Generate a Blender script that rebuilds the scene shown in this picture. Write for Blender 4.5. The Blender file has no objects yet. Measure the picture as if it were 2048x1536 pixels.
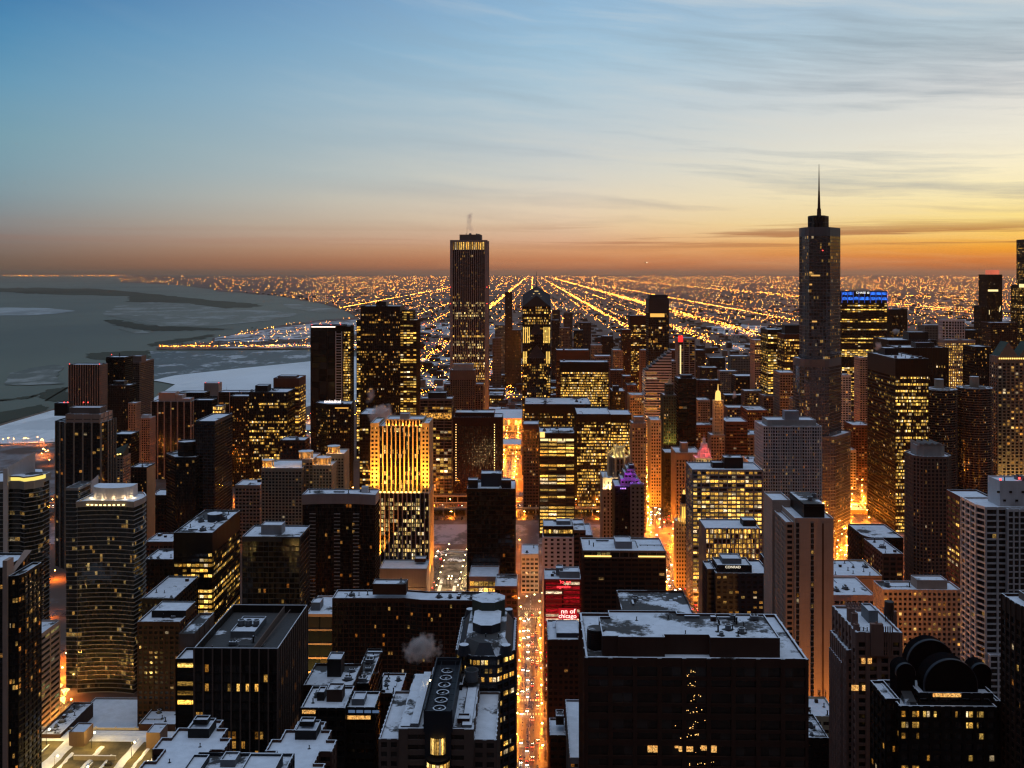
import bpy, math, random
from mathutils import Vector, Matrix
S = bpy.context.scene
COL = S.collection
PI = math.pi
# ---------------------------------------------------------------- camera
F, HZ, H = 2000.0, 545.0, 300.0          # focal length and horizon row in photograph pixels, eye height in metres
cd = bpy.data.cameras.new('camera'); cam = bpy.data.objects.new('camera', cd); COL.objects.link(cam)
cam.location = (0, 0, H); cam.rotation_euler = (PI/2, 0, 0)
cd.sensor_width = 36; cd.lens = 36*F/2048; cd.shift_y = -(768-HZ)/2048
cd.clip_start = 1; cd.clip_end = 400000
S.camera = cam
S.view_settings.view_transform = 'Standard'; S.view_settings.look = 'None'
S.view_settings.exposure = 0.0; S.view_settings.gamma = 1.0
cy = S.cycles
cy.use_denoising = True
try: cy.denoiser = 'OPENIMAGEDENOISE'
except Exception: pass
cy.max_bounces = 5; cy.diffuse_bounces = 2; cy.glossy_bounces = 3; cy.transparent_max_bounces = 8; cy.volume_bounces = 0
cy.sample_clamp_indirect = 3.0; cy.sample_clamp_direct = 0.0
cy.caustics_reflective = False; cy.caustics_refractive = False
cy.filter_width = 1.3

# ---------------------------------------------------------------- node helper
def lin(c):
    return tuple((v/255/12.92 if v/255 <= .04045 else ((v/255+.055)/1.055)**2.4) for v in c)
class N:
    def __init__(s, tree): s.t = tree; tree.nodes.clear()
    def n(s, typ, *ins, **kw):
        nd = s.t.nodes.new(typ)
        for k, v in kw.items(): setattr(nd, k, v)
        for i, v in enumerate(ins):
            if v is not None: s.put(nd.inputs[i], v)
        return nd
    def put(s, sock, v):
        if isinstance(v, bpy.types.NodeSocket): s.t.links.new(v, sock)
        elif isinstance(v, bpy.types.Node): s.t.links.new(v.outputs[0], sock)
        else:
            if isinstance(v, (tuple, list)) and len(v) == 3 and sock.type == 'RGBA': v = (*v, 1)
            sock.default_value = v
    def m(s, op, a, b=None, c=None, clamp=False):
        nd = s.n('ShaderNodeMath', a, b, c, operation=op); nd.use_clamp = clamp
        return nd.outputs[0]
    def mix(s, f, a, b, blend='MIX'):
        nd = s.t.nodes.new('ShaderNodeMix'); nd.data_type = 'RGBA'; nd.blend_type = blend
        s.put(nd.inputs[0], f); s.put(nd.inputs[6], a); s.put(nd.inputs[7], b)
        return nd.outputs[2]
    def rng(s, v, a, b, c=0., d=1., smooth=False):
        nd = s.n('ShaderNodeMapRange', v, a, b, c, d)
        if smooth: nd.interpolation_type = 'SMOOTHSTEP'
        return nd.outputs[0]
    def noise(s, vec, scale, detail=3., rough=.55, dim='3D', w=None):
        nd = s.t.nodes.new('ShaderNodeTexNoise'); nd.noise_dimensions = dim
        if vec is not None: s.put(nd.inputs['Vector'], vec)
        if w is not None: s.put(nd.inputs['W'], w)
        nd.inputs['Scale'].default_value = scale; nd.inputs['Detail'].default_value = detail; nd.inputs['Roughness'].default_value = rough
        return nd.outputs['Fac']
    def white(s, vec):
        nd = s.t.nodes.new('ShaderNodeTexWhiteNoise'); nd.noise_dimensions = '3D'; s.put(nd.inputs['Vector'], vec)
        return nd.outputs['Value'], nd.outputs['Color']
    def xyz(s, x, y, z): return s.n('ShaderNodeCombineXYZ', x, y, z).outputs[0]
    def sep(s, v): return s.n('ShaderNodeSeparateXYZ', v).outputs
    def ramp(s, f, stops):
        nd = s.n('ShaderNodeValToRGB', f); el = nd.color_ramp.elements
        while len(el) > 1: el.remove(el[-1])
        el[0].position, el[0].color = stops[0][0], (*stops[0][1], 1)
        for p, c in stops[1:]:
            e = el.new(p); e.color = (*c, 1)
        return nd.outputs[0]
    def scale(s, v, k):
        nd = s.n('ShaderNodeVectorMath', v, operation='SCALE'); s.put(nd.inputs['Scale'], k)
        return nd.outputs[0]
# ---------------------------------------------------------------- world: dusk sky after sunset
W = bpy.data.worlds.new('World'); S.world = W; W.use_nodes = True
def build_world():
    n = N(W.node_tree)
    tc = n.n('ShaderNodeTexCoord').outputs['Generated']
    x, y, z = n.sep(tc)
    el = n.m('ARCSINE', z)
    t = n.m('POWER', n.m('MAXIMUM', n.m('DIVIDE', el, PI/2), 0.0), .5)
    az = n.m('ARCTAN2', x, y)                       # 0 straight ahead (south), + to the west
    azd = n.m('MULTIPLY', az, 180/PI)
    def P(deg): return (deg/90)**.5
    E = [0.0, .14, .72, 1.29, 1.86, 2.72, 4.15, 5.57, 7.0, 9.8, 12.5, 15.2]
    left  = [(98,74,62),(108,86,72),(118,100,88),(126,112,104),(132,122,118),(132,136,138),(126,150,160),(122,156,170),(118,158,174),(100,152,182),(74,136,178),(46,112,166)]
    mid   = [(156,90,58),(178,106,70),(204,132,88),(218,160,116),(228,182,146),(232,202,168),(228,213,190),(210,210,202),(196,204,206),(178,200,212),(160,194,216),(146,184,214)]
    right = [(150,88,54),(178,100,52),(222,126,48),(250,166,46),(254,196,84),(255,224,132),(255,238,182),(252,240,204),(242,236,216),(218,218,216),(188,204,212),(176,194,208)]
    zen = [(24, (120,160,196)), (40, (104,134,170)), (58, (168,190,222)), (90, (236,246,255))]
    def rp(cols, k=1.):
        st = [(P(e), lin(c)) for e, c in zip(E, cols)] + [(P(d), tuple(v*k for v in lin(c))) for d, c in zen]
        return n.ramp(t, st)
    # a little drift of the cloud layer inside the gradient
    cl, cm, cr = rp(left), rp(mid), rp(right)
    a1 = n.rng(azd, -28., 3., smooth=False); a2 = n.rng(azd, 3., 27.)
    col = n.mix(a2, n.mix(a1, cl, cm), cr)
    # cirrus streaks: fine bands almost level, stronger towards the sunset
    eld = n.m('MULTIPLY', el, 180/PI)
    wv = n.noise(n.xyz(n.m('MULTIPLY', azd, .045), n.m('MULTIPLY', eld, .12), 3.1), 1., 3.)
    sl = n.m('ADD', eld, n.m('MULTIPLY', n.m('SUBTRACT', azd, 4.), n.m('MULTIPLY', eld, .012)))
    sl = n.m('ADD', sl, n.m('MULTIPLY', wv, 2.4))
    st1 = n.noise(n.xyz(n.m('MULTIPLY', azd, .060), n.m('MULTIPLY', sl, .80), 7.7), 1., 6., .60)
    st2 = n.noise(n.xyz(n.m('MULTIPLY', azd, .055), n.m('MULTIPLY', n.m('ADD', eld, n.m('MULTIPLY', wv, .5)), 2.6), 1.7), 1., 5., .6)
    side = n.rng(azd, -15., 16., .04, 1.)
    hi = n.rng(eld, .8, 5., .35, 1.)
    lightk = n.m('MULTIPLY', n.m('MULTIPLY', n.rng(st1, .50, .74), side), hi)
    darkk = n.m('MULTIPLY', n.m('MULTIPLY', n.rng(st1, .50, .30), side), n.rng(eld, 1.5, 4., .25, .85))
    grey = n.mix(n.rng(eld, 2., 9.), lin((244,222,176)), lin((216,218,214)))
    col = n.mix(n.m('MULTIPLY', lightk, .62), col, grey)
    dk = n.mix(n.rng(eld, 1.2, 5.), lin((164,104,66)), lin((140,156,168)))
    col = n.mix(n.m('MULTIPLY', darkk, .65), col, dk)
    # thin dark bars of cloud low over the sunset
    low = n.m('MULTIPLY', n.rng(st2, .45, .57, smooth=True), n.m('MULTIPLY', n.rng(eld, 1.1, 1.7), n.rng(eld, 3.0, 2.2)))
    low = n.m('MULTIPLY', low, n.rng(azd, -4., 14., .10, .72))
    col = n.mix(low, col, lin((160,92,58)))
    # dim neutral dusk behind the photographer
    back = n.rng(n.m('ABSOLUTE', azd), 62., 125., smooth=True)
    col = n.mix(n.m('MULTIPLY', back, n.rng(eld, 70., 30.)), col, n.ramp(t, [(0, lin((46,34,31))), (P(10), lin((52,42,41))), (P(30), lin((60,56,62))), (P(50), lin((104,112,130))), (P(65), lin((176,194,224))), (1., lin((236,246,255)))]))
    col = n.mix(n.rng(z, -.004, -.02), col, (.012, .010, .010))
    bg = n.n('ShaderNodeBackground', col, WORLD)
    n.n('ShaderNodeOutputWorld', bg.outputs[0])
WORLD = 1.0
build_world()
# sun: already at the horizon, beyond the right edge of the picture
sl = bpy.data.lights.new('sun', 'SUN'); so = bpy.data.objects.new('sun', sl); COL.objects.link(so)
sl.energy = 0.12; sl.angle = math.radians(6); sl.color = (1, .52, .22)
so.rotation_euler = (math.radians(88.5), 0, math.radians(180-38))

# ---------------------------------------------------------------- materials
MATS = {}
def mat(key, fn, sampling=None):
    if key in MATS: return MATS[key]
    m = bpy.data.materials.new(key); m.use_nodes = True
    n = N(m.node_tree); out = n.n('ShaderNodeOutputMaterial')
    fn(n, out); MATS[key] = m
    if sampling: m.cycles.emission_sampling = sampling
    return m
def principled(n, out, col, rough=.8, spec=.3, metal=0., emis=None, es=0., bump=None):
    p = n.n('ShaderNodeBsdfPrincipled')
    n.put(p.inputs['Base Color'], col); n.put(p.inputs['Roughness'], rough); n.put(p.inputs['Metallic'], metal)
    n.put(p.inputs['Specular IOR Level'], spec)
    if emis is not None: n.put(p.inputs['Emission Color'], emis); n.put(p.inputs['Emission Strength'], es)
    if bump is not None: n.put(p.inputs['Normal'], bump)
    n.t.links.new(p.outputs[0], out.inputs[0]); return p
def wallmat(key, c, rough=.85, var=.35, spec=.2, metal=0.):
    def fn(n, out):
        tc = n.n('ShaderNodeTexCoord').outputs['Object']
        a = n.noise(tc, .09, 4.); x, y, z = n.sep(tc)
        b = n.noise(n.xyz(n.m('MULTIPLY', x, .9), n.m('MULTIPLY', y, .9), n.m('MULTIPLY', z, .05)), 1., 3.)
        f = n.m('ADD', n.m('MULTIPLY', a, var*1.3), n.m('MULTIPLY', b, var*.9))
        f = n.m('ADD', f, 1-var*1.1)
        principled(n, out, n.scale(n.xyz(*c), f), rough, spec, metal)
    return mat('wall_'+key, fn)
WALLC = dict(black=(.0055,.0048,.0046), bronze=(.020,.012,.008), brown=(.042,.020,.014), maroon=(.024,.008,.007), tan=(.34,.235,.19), beige=(.28,.215,.165),
    white=(.50,.46,.46), grey=(.20,.19,.20), dark=(.010,.009,.009), concrete=(.24,.215,.20), slate=(.020,.025,.034), brick=(.085,.042,.032),
    cream=(.40,.32,.21), green=(.040,.050,.040), vault=(.006,.006,.007), taupe=(.125,.085,.070), terra=(.19,.105,.085), steel=(.11,.115,.125), stone=(.19,.15,.12), orange=(.40,.26,.14), copper=(.035,.075,.066), rust=(.075,.036,.026))
def wl(k):
    if k == 'vault': return wallmat(k, WALLC[k], rough=1., spec=0.)
    return wallmat(k, WALLC[k], rough=.55 if k in ('black','dark','slate','steel') else .85)
def snowfn(patch, base=(.77,.81,.89)):
    def fn(n, out):
        tc = n.n('ShaderNodeTexCoord').outputs['Object']
        oi = n.n('ShaderNodeObjectInfo').outputs['Random']
        v = n.n('ShaderNodeVectorMath', tc, n.xyz(n.m('MULTIPLY', oi, 400.), n.m('MULTIPLY', oi, 170.), 0.), operation='ADD').outputs[0]
        a = n.noise(v, .045, 5., .6); b = n.noise(v, .9, 3.)
        k = n.rng(n.m('ADD', a, n.m('MULTIPLY', b, .12)), patch, patch+.05)
        col = n.mix(k, n.scale(n.xyz(*base), n.rng(n.noise(v, .25, 4.), .2, .8, .78, 1.05)), (.055,.052,.052))
        bm = n.n('ShaderNodeBump', .5, .6); n.put(bm.inputs['Height'], n.noise(v, .5, 4.))
        principled(n, out, col, .75, .3, bump=bm.outputs[0])
    return fn
def snow(k='snow'):
    return mat(k, snowfn(dict(snow=.635, snow_patchy=.56, snow_thin=.50, snow_clean=.90, snow_bare=.40)[k]))
def emat(key, c, s, sampling='NONE', base=(.02,.02,.02)):
    def fn(n, out): principled(n, out, base, .5, .2, emis=c, es=s)
    return mat('lit_'+key, fn, sampling)
def glass(key, lit=.3, fvar=.7, c1=(1,.28,.03), c2=(1,.60,.15), s=1.0, sub=2, mul=.10, tint=(.010,.011,.013), rough=.10, clus=3., spec=.4, metal=0., side=1., frame=None):
    """glazing of one storey; u counts bays, v counts storeys, some rooms behind it are lit"""
    def fn(n, out):
        u, v, _ = n.sep(n.n('ShaderNodeUVMap').outputs[0])
        lx, ly, lz = n.sep(n.n('ShaderNodeObjectInfo').outputs['Location'])
        us = n.m('MULTIPLY', u, float(sub))
        ui = n.m('FLOOR', us); vi = n.m('ADD', n.m('FLOOR', v), n.m('MULTIPLY', lz, 1.37))
        sd = n.m('ADD', n.m('MULTIPLY', lx, .731), n.m('MULTIPLY', ly, .317))
        r1, rc = n.white(n.xyz(ui, vi, sd)); cr, cg, cb = n.sep(rc)
        rg, _a = n.white(n.xyz(n.m('FLOOR', n.m('DIVIDE', ui, clus)), n.m('ADD', vi, 51.), sd))
        rf, _b = n.white(n.xyz(.5, n.m('ADD', vi, 7.), sd))
        p = n.m('MULTIPLY', n.m('ADD', n.m('MULTIPLY', rf, 2*fvar), 1-fvar), lit)
        nx, ny, nz_ = n.sep(n.n('ShaderNodeNewGeometry').outputs['Normal'])
        face, _c = n.white(n.xyz(n.m('ROUND', n.m('MULTIPLY', nx, 1.4)), n.m('ROUND', n.m('MULTIPLY', ny, 1.4)), sd))
        p = n.m('MULTIPLY', p, n.m('MULTIPLY', n.rng(face, 0., 1., .72, 1.15), n.rng(n.m('ABSOLUTE', nx), .6, .9, 1., side)))
        q = n.m('MULTIPLY_ADD', r1, .45, n.m('MULTIPLY', rg, .55))
        q = n.rng(q, .05, .95)
        on = n.m('LESS_THAN', q, p)
        fu = n.m('ABSOLUTE', n.m('SUBTRACT', n.m('FRACT', us), .5))
        ins = n.m('LESS_THAN', fu, .5-mul)
        fv = n.m('FRACT', v)
        nz = n.noise(n.xyz(n.m('MULTIPLY', us, 3.2), n.m('MULTIPLY', fv, 2.6), n.m('MULTIPLY', r1, 93.)), 1.7, 3., .65)
        room = n.rng(nz, .38, .62, .12, 1.35)
        ceil = n.rng(fv, 0., 1., .75, 1.2)
        br = n.m('MULTIPLY', n.m('MULTIPLY', n.rng(n.m('POWER', cr, 2.), 0., 1., .20, 2.3), room), ceil)
        st = n.m('MULTIPLY', n.m('MULTIPLY', on, ins), n.m('MULTIPLY', br, s))
        col = n.mix(cg, c1, c2)
        r2, rd = n.white(n.xyz(n.m('ADD', ui, 311.), vi, sd)); d1, d2, d3 = n.sep(rd)
        col = n.mix(n.m('MULTIPLY', n.m('GREATER_THAN', d1, .88), .8), col, (1,.80,.50))
        bl = n.m('MULTIPLY', n.m('LESS_THAN', d2, .5), n.m('MULTIPLY', d3, .8))
        shade = n.rng(n.m('GREATER_THAN', fv, n.m('SUBTRACT', 1., bl)), 0., 1., 1., .28)
        st = n.m('MULTIPLY', st, shade)
        base = n.mix(ins, frame or tuple(v*.7 for v in tint), tint)
        # curtains and blinds behind some of the unlit panes
        blind = n.m('MULTIPLY', n.m('GREATER_THAN', cb, .72), ins)
        base = n.mix(n.m('MULTIPLY', blind, .5), base, (.05,.045,.04))
        pn = n.n('ShaderNodeVectorMath', n.n('ShaderNodeVectorMath', rc, (.5,.5,.5), operation='SUBTRACT').outputs[0], operation='SCALE'); n.put(pn.inputs['Scale'], .045)
        pn = n.n('ShaderNodeVectorMath', n.n('ShaderNodeNewGeometry').outputs['Normal'], pn.outputs[0], operation='ADD')
        nrm = n.n('ShaderNodeVectorMath', pn.outputs[0], operation='NORMALIZE').outputs[0]
        principled(n, out, base, rough, spec, metal, bump=nrm, emis=col, es=n.m('MULTIPLY', st, 1.5))
    return mat('glass_'+key, fn, 'NONE')
AM = dict(c1=(1,.40,.07), c2=(1,.66,.22))
GL = dict(
    office = lambda: glass('office', .42, .75, (1,.44,.055), (1,.62,.14), 1.05, 2, .08, clus=4.),
    officehi = lambda: glass('officehi', .72, .45, (1,.46,.06), (1,.62,.14), 1.0, 2, .07, clus=4.),
    bands = lambda: glass('bands', .62, .85, (1,.47,.06), (1,.64,.15), 1.05, 1, .03, clus=4.),
    officelo = lambda: glass('officelo', .20, .8, (1,.40,.05), (1,.58,.13), .95, 2, .10, clus=3.),
    res = lambda: glass('res', .115, .35, s=1.05, sub=2, mul=.14, clus=2.),
    reslo = lambda: glass('reslo', .06, .3, s=.9, sub=2, mul=.15, clus=2.),
    reshi = lambda: glass('reshi', .21, .35, s=1.05, sub=2, mul=.14, clus=2.),
    hotel = lambda: glass('hotel', .26, .3, (1,.38,.05), (1,.64,.18), 1.0, 1, .12, clus=1.),
    hotello = lambda: glass('hotello', .07, .3, (1,.42,.09), (1,.64,.24), 1.0, 1, .12, clus=1.),
    dark = lambda: glass('dark', .05, .6, s=.8, sub=2, mul=.07, tint=(.006,.007,.008), clus=3.),
    vdark = lambda: glass('vdark', .012, .6, s=.7, sub=2, mul=.05, tint=(.004,.004,.004), rough=.10, clus=2., spec=.6, frame=(.022,.013,.010)),
    sky = lambda: glass('sky', .13, .8, (1,.50,.12), (1,.70,.3), .85, 2, .05, tint=(.014,.015,.018), rough=.06, spec=.6, clus=3.),
    cool = lambda: glass('cool', .20, .8, (1,.62,.16), (.78,.92,.42), .7, 2, .06, tint=(.010,.014,.014), rough=.07, spec=.7, clus=3.),
    curved = lambda: glass('curved', .10, .5, (1,.50,.10), (1,.70,.25), .85, 2, .04, tint=(.012,.018,.018), rough=.08, spec=.7, clus=2.),
    allon = lambda: glass('allon', 1.3, .1, (1,.48,.07), (1,.62,.15), 1.0, 2, .06, clus=4.),
    gold = lambda: glass('gold', .38, .7, (1,.60,.16), (1,.74,.30), 1.1, 2, .16, clus=2.),
    ibm = lambda: glass('ibm', .80, .5, (1,.50,.07), (1,.64,.15), 1.05, 2, .07, clus=4., side=.33),
    mirror = lambda: glass('mirror', .13, .8, (1,.44,.06), (1,.62,.16), .9, 2, .05, tint=(.22,.23,.25), rough=.06, spec=.8, metal=.8, clus=3.),
    red = lambda: glass('red', 1.2, .2, (.40,.006,.012), (.22,.004,.008), .6, 2, .05, tint=(.02,.004,.004), clus=3.),
)
def gl(k): return GL[k]()

# ---------------------------------------------------------------- mesh builder
class MB:
    def __init__(s): s.v = []; s.f = []; s.mi = []; s.uv = []
    def q(s, pts, mi=0, uv=None):
        b = len(s.v); s.v += [tuple(p) for p in pts]; s.f.append(tuple(range(b, b+len(pts)))); s.mi.append(mi)
        s.uv.append(uv or [(0, 0)]*len(pts))
    def box(s, x0, x1, y0, y1, z0, z1, mi=0, top=None, bottom=True):
        p = [(x0,y0),(x1,y0),(x1,y1),(x0,y1)]
        s.prism(p, z0, z1, mi, mi if top is None else top, bottom)
    def prism(s, p, z0, z1, mi=0, top=0, bottom=True):
        k = len(p)
        for i in range(k):
            a, b = p[i], p[(i+1) % k]
            s.q([(a[0],a[1],z0),(b[0],b[1],z0),(b[0],b[1],z1),(a[0],a[1],z1)], mi)
        s.q([(a[0],a[1],z1) for a in p], top)
        if bottom: s.q([(a[0],a[1],z0) for a in reversed(p)], mi)
    def frustum(s, p, q, z0, z1, mi=0, top=0):
        k = len(p)
        for i in range(k):
            j = (i+1) % k
            s.q([(*p[i],z0),(*p[j],z0),(*q[j],z1),(*q[i],z1)], mi)
        s.q([(*a,z1) for a in q], top); s.q([(*a,z0) for a in reversed(p)], mi)
    def cyl(s, x, y, r, z0, z1, k=12, mi=0, top=None, r1=None):
        p = [(x+r*math.cos(2*PI*i/k), y+r*math.sin(2*PI*i/k)) for i in range(k)]
        r1 = r if r1 is None else r1
        q = [(x+r1*math.cos(2*PI*i/k), y+r1*math.sin(2*PI*i/k)) for i in range(k)]
        s.frustum(p, q, z0, z1, mi, mi if top is None else top)
    def tube(s, a, b, r, k=6, mi=0, r1=None):
        a = Vector(a); b = Vector(b); d = (b-a).normalized(); u = d.orthogonal().normalized(); w = d.cross(u); r1 = r if r1 is None else r1
        A = [a+(u*math.cos(2*PI*i/k)+w*math.sin(2*PI*i/k))*r for i in range(k)]
        B = [b+(u*math.cos(2*PI*i/k)+w*math.sin(2*PI*i/k))*r1 for i in range(k)]
        for i in range(k):
            j = (i+1) % k; s.q([A[i], A[j], B[j], B[i]], mi)
        s.q(list(reversed(A)), mi); s.q(B, mi)
    def sphere(s, c, r, k=8, mi=0, zs=1.):
        rows = k//2
        P = lambda i, j: (c[0]+r*math.sin(PI*i/rows)*math.cos(2*PI*j/k), c[1]+r*math.sin(PI*i/rows)*math.sin(2*PI*j/k), c[2]+r*zs*math.cos(PI*i/rows))
        for i in range(rows):
            for j in range(k):
                if i == 0: s.q([P(0,0), P(1,j), P(1,j+1)], mi)
                elif i == rows-1: s.q([P(i,j), P(rows,0), P(i,j+1)], mi)
                else: s.q([P(i,j), P(i+1,j), P(i+1,j+1), P(i,j+1)], mi)
    def mesh(s, name, mats):
        me = bpy.data.meshes.new(name); me.from_pydata(s.v, [], s.f)
        for m in mats: me.materials.append(m)
        me.polygons.foreach_set('material_index', s.mi)
        l = me.uv_layers.new(name='UVMap'); fl = []
        for u in s.uv:
            for a in u: fl += [a[0], a[1]]
        l.data.foreach_set('uv', fl); me.update()
        return me
    def build(s, name, mats, parent=None, loc=(0,0,0)):
        if not isinstance(mats, (list, tuple)): mats = [mats]
        return link(name, s.mesh(name, mats), parent, loc)
def link(name, data, parent=None, loc=(0,0,0), rz=0., sc=None):
    o = bpy.data.objects.new(name, data); COL.objects.link(o); o.location = loc
    if rz: o.rotation_euler = (0,0,rz)
    if sc: o.scale = sc
    if parent: o.parent = parent
    return o
def tag(o, label=None, cat=None, group=None, kind=None):
    if label: o['label'] = label
    if cat: o['category'] = cat
    if group: o['group'] = group
    if kind: o['kind'] = kind
    return o
YAW = -math.atan(41/2000)                # the street grid runs a touch to the right of the view axis
def thing(name, label, cat, X, Y, z=0., rz=YAW, group=None):
    o = link(name, None, None, (X, Y, z), rz); return tag(o, label, cat, group)
def gpx(px, py, z=0.):                   # ground point seen at a pixel
    Y = F*(H-z)/(py-HZ); return ((px-1024)/F*Y, Y)
def at(px, D): return (px-1024)/F*D
def zat(py, D): return H-(py-HZ)/F*D
def G(gx, Y): return gx+Y*41/2000        # street-grid easting -> world x

# ---------------------------------------------------------------- building kit
def rect(x0, x1, y0, y1): return [(x0,y0),(x1,y0),(x1,y1),(x0,y1)]
def chamfer(x0, x1, y0, y1, c): return [(x0+c,y0),(x1-c,y0),(x1,y0+c),(x1,y1-c),(x1-c,y1),(x0+c,y1),(x0,y1-c),(x0,y0+c)]
def bow(x0, x1, y0, y1, b, k=10):        # front edge bulging by b
    p = []
    for i in range(k+1):
        t = i/k; p.append((x0+(x1-x0)*t, y0+b-4*b*t*(1-t)))
    return p+[(x1,y1),(x0,y1)]
def circle(r, k=40, cx=0, cy=0): return [(cx+r*math.cos(2*PI*i/k), cy+r*math.sin(2*PI*i/k)) for i in range(k)]
def inset(p, t):
    k = len(p); out = []
    for i in range(k):
        a, b, c = Vector(p[i-1]), Vector(p[i]), Vector(p[(i+1) % k])
        d1 = (b-a).normalized(); d2 = (c-b).normalized()
        n1 = Vector((-d1.y, d1.x)); n2 = Vector((-d2.y, d2.x)); m = n1+n2
        l = m.length
        if l < 1e-4: out.append(tuple(b+n1*t)); continue
        m /= l; out.append(tuple(b+m*(t/max(.35, m.dot(n1)))))
    return out
class St:
    def __init__(s, wall, glass, h=3.8, sf=.35, bay=3., pw=.4, pd=.25, ins=.35, top=2.5, roof='snow', cap=True, bandd=0., alt=0, pwall=None):
        s.__dict__.update(locals())
CNT = {'bands': 0}
ROOFS = {}
def section(root, poly, z0, z1, st, zv=None, roof=True, par=1.1, wname='wall', rname='roof', offs=0, bname='window_band'):
    """one prismatic block of a building: wall mesh (spandrels, piers, parapet), one glazed band per storey, snowy roof"""
    wm = wl(st.wall) if isinstance(st.wall, str) else st.wall; sm = snow(st.roof if st.cap is True else 'snow'); gm = gl(st.glass)
    M = MB(); k = len(poly); pi_ = inset(poly, st.ins); po = inset(poly, -st.bandd) if st.bandd else poly
    hh = z1-z0; n = max(1, int((hh-st.top)/st.h)); h = (hh-st.top)/n
    zfirst = z0 if zv is None else max(z0, zv)
    nlow = int(max(0, (zfirst-z0)/h))
    hs = h*st.sf
    def ring(pa, za, zb, capm=0):
        for i in range(k):
            a, b = pa[i], pa[(i+1) % k]; c, d = pi_[i], pi_[(i+1) % k]
            M.q([(*a,za),(*b,za),(*b,zb),(*a,zb)])
            M.q([(*a,zb),(*b,zb),(*d,zb),(*c,zb)], capm)
            M.q([(*c,za),(*d,za),(*b,za),(*a,za)])
    for f in range(n):
        s_ = hs*(st.alt if st.alt and f % 2 else 1.)
        ring(po, z0+f*h, z0+f*h+s_)
    ring(po, z0+n*h, z1, 1 if roof and st.cap else 0)
    # piers and bay count
    bays = []
    for i in range(k):
        a, b = Vector(poly[i]), Vector(poly[(i+1) % k]); d = b-a; L = d.length
        nb = max(1, round(L/st.bay)); bays.append(nb)
        if st.pw <= 0 or L < st.pw*1.5: continue
        d /= L; nn = Vector((d.y, -d.x))
        for j in range(nb+1):
            c = j*L/nb; s0, s1 = max(0., c-st.pw/2), min(L, c+st.pw/2)
            q0, q1 = a+d*s0, a+d*s1; o = nn*(st.pd+st.bandd); w = nn*-(st.ins+.1)
            zt = z1-.12 if roof else z1; pm = 2 if st.pwall else 0
            M.q([(*(q0+o),z0),(*(q1+o),z0),(*(q1+o),zt),(*(q0+o),zt)], pm)
            M.q([(*(q0+w),z0),(*(q0+o),z0),(*(q0+o),zt),(*(q0+w),zt)], pm)
            M.q([(*(q1+o),z0),(*(q1+w),z0),(*(q1+w),zt),(*(q1+o),zt)], pm)
            M.q([(*(q0+o),zt),(*(q1+o),zt),(*(q1+w),zt),(*(q0+w),zt)], 1 if roof and st.cap else 0)
    if roof:                              # inner face of the parapet
        for i in range(k):
            a, b = pi_[i], pi_[(i+1) % k]; M.q([(*b,z1-par-.5),(*a,z1-par-.5),(*a,z1),(*b,z1)])
    M.build(wname, [wm, sm]+([wl(st.pwall)] if st.pwall else []), root)
    if roof:
        rp = inset(poly, st.ins+.003); R_ = MB(); R_.q([(*p, z1-par) for p in rp]); ROOFS.setdefault(root.name, []).append((z1-par, R_.build(rname, [snow(st.roof)], root)))
    # glazing
    def gmesh(nf, hgt):
        g = MB(); u = 0
        for i in range(k):
            a, b = pi_[i], pi_[(i+1) % k]; nb = bays[i]
            g.q([(*a,0),(*b,0),(*b,hgt),(*a,hgt)], 0, [(u,0),(u+nb,0),(u+nb,nf),(u,nf)]); u += nb
        return g.mesh(bname, [gm])
    if nlow:
        link('lower_glazing', gmesh(nlow, h*nlow), root, (0,0,z0))
    me = gmesh(.999, h-hs)
    for f in range(nlow, n):
        s_ = hs*(st.alt if st.alt and f % 2 else 1.)
        o = link(bname, me, root, (0,0,z0+f*h+s_)); CNT['bands'] += 1
        if s_ != hs: o.scale = (1,1,(h-s_)/(h-hs))
    return root
def block(root, x0, x1, y0, y1, z0, z1, wall='grey', name='penthouse', roof='snow', par=.8):
    """plain rooftop box with parapet and snow on top"""
    M = MB(); p = rect(x0,x1,y0,y1); pi_ = inset(p, .3)
    for i in range(4):
        j = (i+1) % 4; a, b, c, d = p[i], p[j], pi_[i], pi_[j]
        M.q([(*a,z0),(*b,z0),(*b,z1),(*a,z1)]); M.q([(*a,z1),(*b,z1),(*d,z1),(*c,z1)], 1); M.q([(*d,z1-par),(*c,z1-par),(*c,z1),(*d,z1)])
    M.q([(*a,z1-par) for a in pi_], 1)
    o = M.build(name, [wl(wall) if isinstance(wall, str) else wall, snow(roof)], root); ROOFS.setdefault(root.name, []).append((z1-par, o)); return o
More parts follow.
